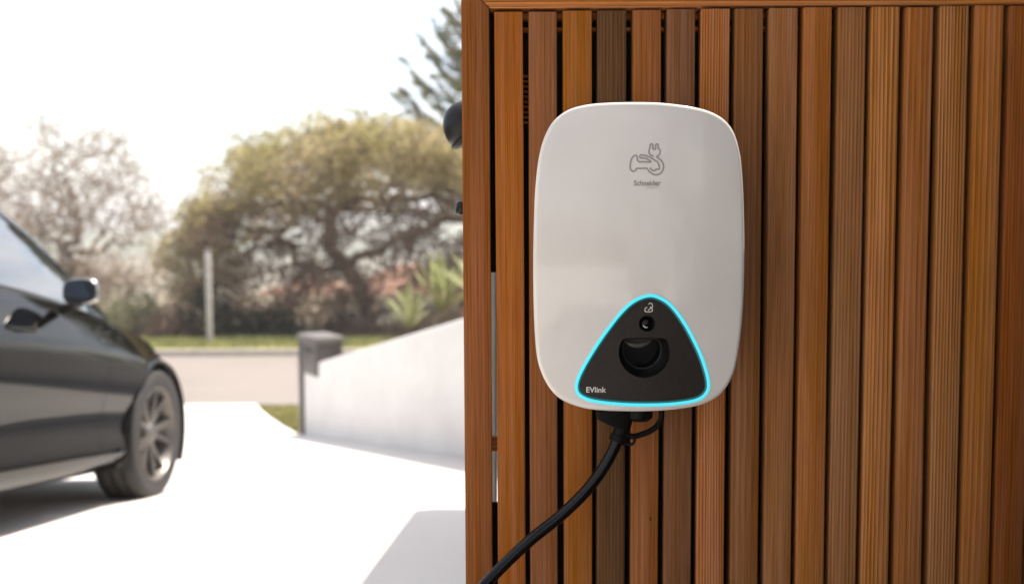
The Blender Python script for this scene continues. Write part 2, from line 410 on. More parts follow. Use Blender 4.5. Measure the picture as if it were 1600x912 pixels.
# ------------------------------------------------------------------ slatted fence
YF = 1.45
fx0 = .5*(at(720.4, 20, YF).x + at(728, 905, YF).x)
fence = empty('slatted_fence', (fx0, YF, 0))
tag(fence, 'cedar fence of upright slats in a mitred frame carrying the charger', 'fence')
def C(r, g, b, k=1.0):
    def l(c): c /= 255; return c/12.92 if c <= .04045 else ((c+.055)/1.055)**2.4
    return (min(.75, l(r*.86)*k), min(.75, l(g*.835)*k), min(.75, l(b*.75)*k))
ALB = 1.0
def slat_mesh(x0, x1, z0, z1, yf, th, seed, bow=.0012, bev=.0014):
    rr = random.Random(seed); n = 22; rings = []; ph = rr.uniform(0, 6); am = rr.uniform(.2, 1)*bow; cx, hw = (x0+x1)/2, (x1-x0)/2
    yj = rr.uniform(-.0012, .0012)
    for i in range(n+1):
        z = lerp(z0, z1, i/n); dx = am*math.sin(ph+2.6*i/n*rr.choice((1, 1))); dy = yj+.0006*math.sin(ph*2+3*i/n)
        ch = 1 - (.004 if i in (0, n) else 0)
        a, b = cx-hw*ch+dx, cx+hw*ch+dx; y0, y1 = yf+dy, yf+th+dy
        ring = []
        for (qx, qy, sx, sy) in ((a, y0, 1, 1), (b, y0, -1, 1), (b, y1, -1, -1), (a, y1, 1, -1)):
            if (sx, sy) in ((1, 1), (-1, -1)): ring += [(qx, qy+sy*bev, z), (qx+sx*bev*.3, qy+sy*bev*.3, z), (qx+sx*bev, qy, z)]
            else: ring += [(qx+sx*bev, qy, z), (qx+sx*bev*.3, qy+sy*bev*.3, z), (qx, qy+sy*bev, z)]
        rings.append(ring)
    m = MB(); m.loft(rings, cap0=True, cap1=True); return m
slats = [ # left/right px at the top, left/right px at the bottom, colour as seen, grain
 (772.6, 817, 777.3, 820.4, (158, 92, 36), .25), (826.5, 870.4, 828.8, 871.6, (144, 92, 58), .2), (880.3, 925, 880.3, 924.4, (158, 96, 40), .25),
 (934, 978.4, 931, 975.5, (100, 70, 46), .55), (988, 1032.4, 984.9, 1027.6, (150, 92, 48), .3), (1041.4, 1085.8, 1037, 1079.7, (130, 88, 62), .25),
 (1095.4, 1139.8, 1088.4, 1131.7, (166, 104, 60), .9), (1149.4, 1194, 1140, 1183, (140, 92, 56), .35), (1202.9, 1247, 1192, 1235, (160, 108, 70), .25),
 (1256, 1300, 1243.6, 1287, (164, 100, 44), .3), (1310, 1354.5, 1294, 1336.5, (152, 103, 66), .6), (1363, 1406.5, 1345, 1388, (180, 118, 66), .75),
 (1416.5, 1460, 1397, 1439.7, (162, 101, 52), .45), (1470, 1513.4, 1449.5, 1492.5, (156, 103, 60), 1.0), (1525, 1569, 1500.5, 1544.6, (170, 108, 56), .4),
 (1577.5, 1622, 1552.5, 1597, (138, 78, 36), .35)]  # last slat darkened in colour to suggest shade at the lower right
top_l, top_r = 18.6, 9.0
xprev = None
ext = [(166, 104, 52), (150, 96, 56), (160, 98, 44), (140, 90, 54), (156, 100, 50), (150, 90, 44)]
edges = []
for i, (a, b, c, d, rgb, g) in enumerate(slats):
    edges.append((.5*(at(a, 20, YF).x+at(c, 905, YF).x), .5*(at(b, 20, YF).x+at(d, 905, YF).x), rgb, g, at(a, lerp(top_l, top_r, i/15)+rnd.uniform(-1, 1), YF).z))
for j, rgb in enumerate(ext):
    x0 = edges[-1][0]+.0502; edges.append((x0, x0+.0415, rgb, .4, edges[-1][4]))
fx1 = edges[-1][1]+.009
zr_l, zr_r = at(770, 13, YF).z, at(1600, 6.5, YF).z      # lower edge of the top rail
ztop = at(721, -31, YF).z
for i, (x0, x1, rgb, g, zt) in enumerate(edges):
    m = slat_mesh(x0, x1, .10, zt, YF, .028, 100+i)
    m.v = [(x-fx0, y-YF, z) for x, y, z in m.v]
    o = m.build('slat', None, fence); o.data.materials.append(wood_v); sharp(o.data, 50); o.color = (*C(*rgb, ALB), g)
# frame: mitred posts and rails
pw = .5*(at(764, 20, YF).x+at(769.3, 905, YF).x) - fx0
W = fx1+pw-fx0
def prism(name, outl, y0, y1, mat, colr, g=.35):
    n = len(outl); m = MB()
    m.add([(x, y0, z) for x, z in outl]+[(x, y1, z) for x, z in outl], [tuple(range(n)), tuple(range(n, 2*n))[::-1]]+[((k+1) % n, k, n+k, n+(k+1) % n) for k in range(n)])
    me = m.mesh(name, fix=True); bevel_mesh(me, .0015, 2); o = link(name, me, mat, fence); o.color = (*C(*colr, ALB), g); return o
h0, h1 = zr_l, zr_r
prism('post', [(0, .02), (pw, .02), (pw, h0), (0, ztop)], -.002, .042, wood_v, (146, 88, 46), .3)
prism('post', [(W-pw, .02), (W, .02), (W, ztop), (W-pw, h1)], -.002, .042, wood_v, (146, 88, 46), .3)
prism('top_rail', [(pw+.0012, h0), (W-pw-.0012, h1), (W-.0012, ztop), (.0012, ztop)], -.0024, .042, wood_h, (182, 118, 72), .8)
prism('bottom_rail', [(pw+.001, .02), (W-pw-.001, .02), (W-pw-.001, .09), (pw+.001, .09)], -.002, .042, wood_h, (150, 92, 50), .5)
# battens on the back, black weather board behind them
def bat(za, zb, x0, x1, colr=(186, 112, 62)):
    o = rbox('batten', (x0, .0295, zb), (x1, .048, za), .001, wood_h, fence); o.color = (*C(*colr, ALB), .3)
sx0 = edges[0][0]-fx0
for ya, yb in ((21, 31), (43, 48)):
    bat(at(900, ya, YF+.03).z, at(900, yb, YF+.03).z, sx0-.0 if ya > 100 else sx0, W-pw-.002)
bat(at(768, 690, YF).z, at(768, 712, YF).z, pw-.02, sx0+.03)
for k in range(10):
    z = at(820, 112+k*8.2, YF).z
    o = rbox('louvre', (edges[0][1]-fx0-.012, .034, z-.0022), (edges[1][0]-fx0+.012, .0495, z), .0005, wood_h, fence); o.color = (*C(170, 98, 50, ALB), .3)
rbox('backing_board', (edges[0][1]-fx0-.02, .050, .05), (W-.01, .058, ztop-.004), .001, M['backing'], fence)
rbox('backing_board', (pw-.03, .0500, at(768, 428, YF).z), (edges[0][1]-fx0-.0205, .058, ztop-.004), .001, M['backing'], fence)
rbox('backing_board', (pw-.03, .0500, .05), (edges[0][1]-fx0-.0205, .058, at(768, 800, YF).z), .001, M['backing'], fence)
# timber post and dome fitting behind the left edge of the fence
p = at(719.5, 14, 1.62); q = at(723, 60, 1.62)
bp = rbox('timber_post', (0, 0, -.05), (.0505, .06, p.z+.0), .004, M['post_grey'], None, (p.x+.001, 1.585, 0)); bp.rotation_euler = (0, R(.35), 0)
tag(bp, 'pale timber post just showing behind the left edge of the cedar fence', 'post')

# ------------------------------------------------------------------ charger
YR = 1.335
# outline of the shell and of the lit triangle, traced, then given depth
OUT = [(833.0, 420), (833.6, 370), (835.4, 310), (838.4, 272), (841.4, 249.6), (844.2, 235.5), (848.1, 220.9), (853.8, 206.8), (861.0, 194.0), (869.5, 184.3), (880.3, 175.9), (892, 169.9), (906, 165.8), (927, 162.4), (955, 160.7), (989, 160.1),
       (1022.5, 160.6), (1045, 162.2), (1067.5, 164.8), (1087.8, 168.2), (1103.5, 172), (1117, 177.2), (1129.4, 184.4), (1139.5, 193.9), (1147.2, 205.6), (1153, 220.9), (1156.9, 237.8), (1159, 252), (1161.8, 290), (1163.3, 340), (1163.8, 400),
       (1162.6, 460), (1159.6, 510), (1154.6, 550), (1152, 565), (1148.2, 580.4), (1142, 595.6), (1133.6, 608.8), (1122.8, 619.8), (1110, 627.2), (1095.6, 632.3), (1078.8, 635.9), (1050.6, 639.4), (1022.5, 641.2), (989, 641.7),
       (944, 640.8), (915.6, 638), (897, 633.2), (881, 626.6), (869.5, 618.8), (860, 608.5), (851.6, 595), (845.3, 581.0), (840.9, 566.5), (838, 550), (835.2, 515), (833.6, 470)]
T6 = [(580, 77), (500, 98), (430, 143), (362, 213), (298, 296), (236, 384), (178, 476), (128, 563), (92, 640), (77, 706), (92, 762), (150, 800), (240, 821), (400, 836), (560, 840),
      (720, 836), (860, 820), (940, 794), (986, 744), (994, 684), (976, 600), (938, 492), (890, 390), (836, 292), (776, 203), (716, 136), (650, 94)]
def to_px5(p): return (800+p[0]/1.755, 140+p[1]/1.755)
def to_px6(p): return (880+p[0]/4.344, 440+p[1]/4.344)
chc = at(998, 400, YR)
ch = empty('ev_charger', (chc.x, YF, chc.z))
tag(ch, 'white wall charger for electric cars with glowing cyan triangle on the cedar fence', 'car charger')
def loc(px, py):
    p = at(px, py, YR); return Vector((p.x-chc.x, p.z-chc.z))
def face_y(x, z):
    return (YR-YF) - .016*(1-.85*(x/.142)**2-.55*(z/.205)**2)
outl = [Vector((p.x, p.y)) for p in catmull([(*loc(*q), 0) for q in OUT], 6, True)]
tri = [Vector((p.x, p.y)) for p in catmull([(*loc(*to_px6(q)), 0) for q in T6], 10, True)]
tc_ = loc(1004, 560)
def ray_hit(poly, c, d):
    best = None; n = len(poly)
    for i in range(n):
        a, b = poly[i], poly[(i+1) % n]; e = b-a; den = d.x*e.y-d.y*e.x
        if abs(den) < 1e-12: continue
        t = ((a.x-c.x)*e.y-(a.y-c.y)*e.x)/den; s = ((a.x-c.x)*d.y-(a.y-c.y)*d.x)/den
        if t > 0 and -1e-6 <= s <= 1+1e-6 and (best is None or t < best): best = t
    return c+d*best
angs = sorted(set([round(math.atan2(p.y-tc_.y, p.x-tc_.x), 5) for p in outl]+[round(math.atan2(p.y-tc_.y, p.x-tc_.x), 5) for p in tri]), reverse=True)
dirs = [Vector((math.cos(a), math.sin(a))) for a in angs]
outl, tri_m = [ray_hit(outl, tc_, d) for d in dirs], [ray_hit(tri, tc_, d) for d in dirs]
ctr = Vector((0, 0))
def inset(p, off):
    l = p.length; return p*(1-off/l)
rings = []
for sc, y in ((.93, -.004), (.95, -.03), (.975, -.075)):
    rings.append([(p.x*sc, y, p.y*sc) for p in outl])
rr_ = .0062
for a in (0, 15, 30, 45, 60, 72, 82, 90):
    off = rr_*(1-math.cos(R(a)))
    ring = []
    for p in outl:
        q = inset(p, off); ring.append((q.x, face_y(q.x, q.y)+.005*(1-math.sin(R(a))), q.y))
    rings.append(ring)
for k in range(1, 15):
    t = k/14
    ring = []
    for p, e in zip(outl, tri_m):
        q = inset(p, rr_).lerp(e, t); ring.append((q.x, face_y(q.x, q.y), q.y))
    rings.append(ring)
rings.append([(e.x, face_y(e.x, e.y)+.006, e.y) for e in tri_m])      # lip of the triangular opening
m = MB(); m.loft(rings, cap0=True); o = m.build('shell', M['shell'], ch, fix=True); sharp(o.data, 50)
def offset_poly(poly, d):
    n = len(poly); out = []
    for i in range(n):
        t = (poly[(i+1) % n]-poly[i-1]).normalized(); nn = Vector((-t.y, t.x)); 
        if nn.dot(tc_-poly[i]) < 0: nn = -nn
        out.append(poly[i]+nn*d)
    return out
px_m = YR/F
# glowing ring: a rounded strip standing a little proud of the panel
rings = []
for d, dy in ((.0002, .004), (.0002, -.0002), (.0012, -.0012), (.0026, -.0014), (.0038, -.0008), (.0044, .0008), (.0047, .011)):
    rings.append([(p.x, face_y(p.x, p.y)+dy, p.y) for p in offset_poly(tri, d)])
m = MB(); m.loft(rings); o = m.build('light_ring', M['led'], ch, True, True)
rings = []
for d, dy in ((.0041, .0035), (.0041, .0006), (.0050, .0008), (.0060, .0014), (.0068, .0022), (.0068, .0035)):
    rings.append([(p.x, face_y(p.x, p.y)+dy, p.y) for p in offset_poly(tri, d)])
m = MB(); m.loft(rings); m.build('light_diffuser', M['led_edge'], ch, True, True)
# panel with two holes
def poly_face(loops, yfun, name, mat, parent, depth=None, smooth=False):
    bm = bmesh.new(); es = []
    for lp in loops:
        vs = [bm.verts.new((p.x, 0, p.y)) for p in lp]
        es += [bm.edges.new((vs[i], vs[(i+1) % len(vs)])) for i in range(len(vs))]
    bmesh.ops.triangle_fill(bm, edges=es, use_beauty=True, use_dissolve=False)
    for v in bm.verts: v.co.y = yfun(v.co.x, v.co.z)
    for f in bm.faces:
        if f.normal.y > 0: f.normal_flip()
    me = bpy.data.meshes.new(name); bm.to_mesh(me); bm.free()
    if smooth: me.polygons.foreach_set('use_smooth', [True]*len(me.polygons))
    return link(name, me, mat, parent)
s8 = 6.515
def l8(x, y): return loc(940+x/s8, 460+y/s8)
def dee(cx, cy, r, ytop, n=64, rc=55):
    """circle in crop pixels with a flat top and rounded shoulders"""
    h = cy-ytop; th = math.asin(min(.999, h/r)); pts = []
    a0, a1 = -th+.16, math.pi+th-.16
    for i in range(n+1):
        a = lerp(a0, a1, i/n); pts.append((cx+r*math.cos(a), cy+r*math.sin(a)))
    x_s = r*math.cos(th)
    L, Rr = pts[-1], pts[0]
    def quad(p, c, q): return [((1-t)**2*p[0]+2*t*(1-t)*c[0]+t*t*q[0], (1-t)**2*p[1]+2*t*(1-t)*c[1]+t*t*q[1]) for t in (.2, .4, .6, .8)]
    tl, tr_ = (cx-x_s+.18*r, ytop), (cx+x_s-.18*r, ytop)
    pts += quad(L, (cx-x_s-.01*r, ytop+.02*r), tl)+[tl]+[(lerp(tl[0], tr_[0], t), ytop) for t in (.25, .5, .75)]+[tr_]+quad(tr_, (cx+x_s+.01*r, ytop+.02*r), Rr)
    return [l8(*p) for p in pts]
def pan_y(x, z): return face_y(tc_.x, tc_.y)+.0022+(face_y(x, z)-face_y(tc_.x, tc_.y))
dO = dee(425, 578, 259, 432); dI = dee(416, 562, 196, 459)
lc = l8(450, 288); lr = 82/s8*px_m
circ = [lc+Vector((math.cos(2*math.pi*k/40), math.sin(2*math.pi*k/40)))*lr for k in range(40)]
# subdivided interior points are not needed: the panel is almost flat
panel = poly_face([offset_poly(tri, .0040), dO, circ], pan_y, 'panel', M['panel'], ch)
def well(loopA, loopB, ya, yb, name, mat, parent, lip=.0012):
    c = sum(loopA, Vector((0, 0)))/len(loopA)
    rg = [[(p.x, pan_y(p.x, p.y)+.0003, p.y) for p in loopA],
          [(c.x+(p.x-c.x)*(1-lip/.035), pan_y(p.x, p.y)+.002, c.y+(p.y-c.y)*(1-lip/.035)) for p in loopA],
          [(lerp(p.x, q.x, .8), pan_y(p.x, p.y)+lerp(ya, yb, .85), lerp(p.y, q.y, .8)) for p, q in zip(loopA, loopB)],
          [(q.x, pan_y(q.x, q.y)+yb, q.y) for q in loopB]]
    m = MB(); m.loft(rg); return m.build(name, mat, parent, True, True)
sock = well(dO, dI, .002, .016, 'socket', M['socket'], ch)
cI = sum(dI, Vector((0, 0)))/len(dI)
# thin bright lip of the inner opening
m = MB(); m.tube([(p.x, pan_y(p.x, p.y)+.0158, p.y) for p in dI]+[(dI[0].x, pan_y(dI[0].x, dI[0].y)+.0158, dI[0].y)], .00035, 6); m.build('socket_lip', M['flap'], sock, True)
rg = [[(q.x, pan_y(q.x, q.y)+.0162, q.y) for q in dI], [(cI.x+(q.x-cI.x)*.94, pan_y(q.x, q.y)+.045, cI.y+(q.y-cI.y)*.94) for q in dI]]
m = MB(); m.loft(rg, cap1=True); m.build('socket_throat', M['socket'], sock, False, True)
# tilted dust flap inside the throat: circular lower edge, held at the top
fl = []
for k in range(25):
    a = lerp(R(200), R(340), k/24); fl.append(l8(380+150*math.cos(a), 430-120*math.sin(a)-0))
top = max(p.y for p in dI)-.0012
lo = [Vector((p.x, min(p.y, top))) for p in fl]
up = [Vector((lerp(lo[0].x+.002, lo[-1].x-.002, k/24), top)) for k in range(25)]
yb_ = pan_y(cI.x, cI.y)
m = MB(); m.loft([[(p.x, yb_+.026, p.y) for p in up], [(lerp(a.x, b.x, .5), yb_+.024, lerp(a.y, b.y, .5)) for a, b in zip(up, lo)], [(p.x, yb_+.020, p.y) for p in lo], [(p.x, yb_+.023, p.y) for p in lo]], closed=False)
m.build('socket_flap', M['flap'], sock, True)
# key lock
m = MB(); y_l = pan_y(lc.x, lc.y)
m.lathe([(lr, .0003), (lr*.94, .0012), (lr*.88, .007), (0, .007)], 40, 'y', (lc.x, y_l, lc.y))
lk = m.build('lock', M['socket'], ch, True, True)
m = MB(); m.lathe([(0, .0035), (lr*.5, .0035), (lr*.6, .0045), (lr*.6, .007)], 32, 'y', (lc.x-.0004, y_l, lc.y-.0004)); m.build('lock_barrel', M['black_gloss'], lk, True, True)
m = MB(); m.tube([(lc.x+lr*.5*math.cos(R(a)), y_l+.0036, lc.y+lr*.5*math.sin(R(a))) for a in range(205, 300, 12)], [.0003, .0006, .0008, .0009, .0009, .0008, .0006, .0003][:8], 6); m.build('lock_glint', M['ink_light'], lk, True)  # painted glint: pale tapered arc on the barrel
# flat print
def ribbon(paths, wd, yfun, name, mat, parent, k=5):
    m = MB()
    for pth, closed in paths:
        pts = [Vector((p.x, p.y)) for p in catmull([(q.x, q.y, 0) for q in pth], k, closed)]
        n = len(pts); A = []; B = []
        for i in range(n):
            t = (pts[(i+1) % n]-pts[i-1]) if closed else (pts[min(i+1, n-1)]-pts[max(i-1, 0)])
            t.normalize(); nn = Vector((-t.y, t.x))*wd/2; a, b = pts[i]+nn, pts[i]-nn
            A.append((a.x, yfun(a.x, a.y), a.y)); B.append((b.x, yfun(b.x, b.y), b.y))
        m.loft([B, A], closed=closed)
    return m.build(name, mat, parent)
def l5(x, y): return loc(960+x/9.12, 210+y/9.12)
ico = [([(302, 305), (262, 315), (232, 350), (214, 405), (207, 455), (212, 505), (232, 530), (265, 534), (288, 512), (300, 496), (370, 494), (440, 492), (456, 512), (500, 558), (566, 584), (632, 566), (672, 510), (676, 445), (650, 388), (610, 350), (582, 326), (612, 308), (630, 270), (630, 235), (606, 208), (606, 170), (598, 150), (582, 150), (570, 164), (568, 216), (552, 222), (534, 218), (528, 164), (514, 148), (498, 152), (490, 172), (488, 208), (474, 236), (478, 280), (502, 308), (540, 322)], False),
       ([(346, 304), (400, 306), (456, 322), (512, 350), (560, 384), (592, 400), (612, 446), (620, 500), (596, 504), (572, 508), (556, 524), (530, 526), (506, 508), (490, 482)], False),
       ([(306, 312), (308, 360), (326, 396), (400, 400), (500, 402), (468, 374), (420, 350), (348, 342), (346, 306)], False)]
ribbon([([l5(*p) for p in pth], c) for pth, c in ico], 2.5*px_m, lambda x, z: face_y(x, z)-.0004, 'car_emblem', M['ink'], ch)
lki = [([(432, 128), (428, 150), (432, 164), (464, 168), (496, 164), (502, 148), (500, 132)], False), ([(452, 122), (432, 128)], False),
       ([(464, 92), (480, 80), (498, 86), (504, 102), (500, 124), (488, 132)], False), ([(458, 146), (468, 150), (478, 136), (492, 122), (480, 118)], False)]
ribbon([([l8(*p) for p in pth], c) for pth, c in lki], 1.25*px_m, lambda x, z: pan_y(x, z)-.0004, 'lock_symbol', M['ink_light'], ch)
def text(s, px, py, wpx, yfun, name, mat, bold=0, hscale=1):
    cu = bpy.data.curves.new(name, 'FONT'); cu.body = s; cu.size = 1; cu.offset = bold; cu.resolution_u = 3
    to = bpy.data.objects.new(name, cu); col.objects.link(to); bpy.context.view_layer.update()
    me = bpy.data.meshes.new_from_object(to.evaluated_get(bpy.context.evaluated_depsgraph_get()))
    bpy.data.objects.remove(to); bpy.data.curves.remove(cu)
    xs = [v.co.x for v in me.vertices]; k = wpx*px_m/(max(xs)-min(xs)); x0 = min(xs); b = loc(px, py)
    for v in me.vertices:
        x = b.x+(v.co.x-x0)*k; z = b.y+v.co.y*k*hscale; v.co = (x, yfun(x, z), z)
    me.materials.clear(); return link(name, me, mat, ch)
fy = lambda x, z: face_y(x, z)-.0004
py_ = lambda x, z: pan_y(x, z)-.0004
text('Schneider', 988, 290.6, 42, fy, 'maker_lettering', M['ink'], .036, 1.08)
text('Electric', 1007, 295.6, 22.5, fy, 'maker_small_lettering', M['ink_faint'], 0, 1.0)
text('EVlink', 915.8, 611.8, 30.8, py_, 'panel_lettering', M['ink_light'], .012, 1.0)
# cable inlet block under the shell
def l6(x, y, Y=None):
    p = at(920+x/10.136, 630+y/10.136, Y or 1.40); return Vector((p.x-chc.x, p.y-YF, p.z-chc.z))
m = MB(); n_ = 28; A = l6(760, 0); rings = []
for zz, rx, ry in ((.0, .021, .021), (-.012, .021, .021), (-.0125, .0195, .0195), (-.0255, .0185, .0185), (-.027, .0165, .0165), (-.030, .013, .013)):
    z0 = A.z+zz+.006; rings.append([(A.x+.004+rx*math.cos(2*math.pi*k/n_), A.y+ry*math.sin(2*math.pi*k/n_), z0) for k in range(n_)])
m.loft(rings, cap0=True, cap1=True); m.build('cable_inlet', M['black'], ch, False, True)
cap = MB(); pts = [l6(120, 60), l6(120, 230), l6(170, 250), l6(470, 400), l6(560, 380), l6(600, 60)]
n_ = len(pts); cap.add([(p.x, p.y-.014, p.z) for p in pts]+[(p.x, p.y+.014, p.z) for p in pts], [tuple(range(n_)), tuple(range(n_, 2*n_))[::-1]]+[((k+1) % n_, k, n_+k, n_+(k+1) % n_) for k in range(n_)])
me = cap.mesh('dust_cap', fix=True); bevel_mesh(me, .003, 3); link('dust_cap', me, M['black'], ch)
m = MB(); m.tube(catmull([l6(1150, 60), l6(1150, 220), l6(1090, 340), l6(980, 430), l6(860, 480), l6(720, 520), l6(610, 510)], 6), .0042, 10); m.build('strap', M['black'], ch, True)
m = MB(); m.tube(catmull([l6(650+75*math.cos(R(a)), 575-75*math.sin(R(a)), 1.392) for a in range(0, 360, 30)], 3, True)+[l6(725, 575, 1.392)], .0022, 8); m.build('strap_ring', M['black'], ch, True)

# charging cable
cp = [at(978, 640, 1.40), at(974, 662, 1.398), at(964, 690, 1.396), at(945, 727, 1.392), at(916, 766, 1.388), at(876, 805, 1.384), at(830, 842, 1.378), at(785, 884, 1.370), at(745, 928, 1.355), at(705, 985, 1.33)]
e = cp[-1]
cp += [Vector((e.x-.05, 1.28, e.z-.10)), Vector((e.x-.09, 1.20, e.z-.22)), Vector((e.x-.12, 1.10, .06)), Vector((e.x-.2, .98, .024)), Vector((e.x-.4, .86, .023)), Vector((e.x-.7, .95, .023))]
cbl = empty('charging_cable', (cp[0].x, cp[0].y, cp[0].z)); b = Vector(cbl.location)
tag(cbl, 'black charging cable hanging in a curve from the underside of the white charger', 'cable')
m = MB(); m.tube([p-b for p in catmull(cp, 8)], .0083, 18); m.build('cord', M['black_gloss'], cbl, True)
m = MB(); pth = catmull([cp[0]+Vector((.002, 0, .012)), cp[0], cp[1], cp[2].lerp(cp[1], .3)], 6); m.tube([p-b for p in pth], [lerp(.0135, .0105, i/(len(pth)-1)) for i in range(len(pth))], 18); m.build('grip', M['black'], cbl, True)
m = MB(); t_ = (cp[3]-cp[1]).normalized(); m.tube([cp[2].lerp(cp[1], .15)-b-t_*.004, cp[2].lerp(cp[1], .15)-b+t_*.004], .0125, 18); m.build('clip', M['black'], cbl, False)

# dome fitting on the hidden post
d0 = at(731, 198, 1.70); fit = empty('dome_fitting', (d0.x, 1.70, d0.z)); tag(fit, 'round black dome fitting peeping out from behind the left fence post', 'outdoor fitting')
rp_ = 38*1.70/F
m = MB(); prof = [(0, 1.0)]+[(math.sin(R(a))*1.0, math.cos(R(a))*1.08) for a in range(8, 97, 8)]+[(.97, -.28), (.90, -.36)]
m.lathe([(r*rp_, h*rp_) for r, h in prof], 36, 'z'); dm = m.build('dome', M['black_satin'], fit, True, True); dm.rotation_euler = (0, R(-28), 0)
m = MB(); m.lathe([(.92*rp_, -.34*rp_), (.99*rp_, -.40*rp_), (.99*rp_, -.50*rp_), (.90*rp_, -.56*rp_), (0, -.56*rp_)], 36, 'z'); rm = m.build('rim', M['rim'], fit, True, True); rm.rotation_euler = (0, R(-28), 0); rm.data.materials.clear(); rm.data.materials.append(M['black_satin'])
pxc = bp.location.x+.03; m = MB(); m.tube([(0, 0, -.2*rp_), (pxc-d0.x, -.03, -.2*rp_), (pxc-d0.x, -.07, -.2*rp_)], .010, 10); m.build('arm', M['black'], fit)
p2 = at(722, 325, 1.70); m = MB(); m.lathe([(0, .012), (.008, .011), (.0105, .006), (.0105, -.006), (.008, -.011), (0, -.012)], 20, 'z'); bl = m.build('latch_knob', M['black_gloss'], None, True, True, (p2.x, 1.70, p2.z)); m = MB(); m.tube([(0, 0, 0), (bp.location.x+.02-p2.x, -.02, 0), (bp.location.x+.02-p2.x, -.065, 0)], .004, 8); m.build('stem', M['black'], bl)
tag(bl, 'small black knob at the left fence edge below the black dome', 'knob')

# ------------------------------------------------------------------ garage behind the fence (throws the shadow on the driveway)
zroof = 2.35
G = at(640, 806, 4.46); tt = (zroof-gz(4.46))/sdir.z; rc = Vector((G.x, 4.46, gz(4.46)))+sdir*tt
gar = empty('garage', (rc.x+.25, rc.y-.2, gz(rc.y)-.1)); gar.rotation_euler = (0, 0, R(-3.4)); tag(gar, 'pale garage hidden behind the cedar fence that shades the driveway', 'garage')
bx0, by1, bz = gar.location
rbox('wall', (0, -2.95, 0), (5, 0, zroof-.2-bz), .01, M['house_wall'], gar)
rbox('roof', (-.25, -3.2, zroof-.198-bz), (5.3, .2, zroof-bz), .01, M['post_grey'], gar)
rbox('door', (-.03, -2.4, .15), (-.002, -1.5, 2.1), .006, M['dark_metal'], gar)

sheet('bounce_bed', lambda y: (.10+.1*(1.45-y), 1.75), frange(-6, 1.43, 12), 6, .05, M['mulch'])  # unseen dark bed added to cut light bounced onto the fence
# unseen house added on the right (outside the frame): shades the forecourt in front of the fence
hs = empty('house', (1.75, 1.40, -.1)); tag(hs, 'unseen two storey house wall added right of the cedar fence to shade its forecourt', 'house')
rbox('wall', (0, -3.4, 0), (7, 0, 5.6), .02, M['brick'], hs)
rbox('eave', (-.62, -3.8, 5.602), (7.4, .12, 5.8), .02, M['post_grey'], hs)
for k in range(1):
    wn = rbox('window', (-.04, -2.9-2.6*k, 1.0), (-.002, -1.5-2.6*k, 2.2), .006, M['cap'], hs); rbox('pane', (-.046, -2.82-2.6*k, 1.08), (-.0405, -1.58-2.6*k, 2.12), .003, M['glass'], wn)

cw = rbox('reflector_wall', (.75, -6.9, -.1), (9, -6.7, 2.5), .02, M['render'])  # unseen wall added as a bright surface for the shell to reflect
tag(cw, 'unseen white rendered wall added behind the camera for the charger to reflect', 'wall')

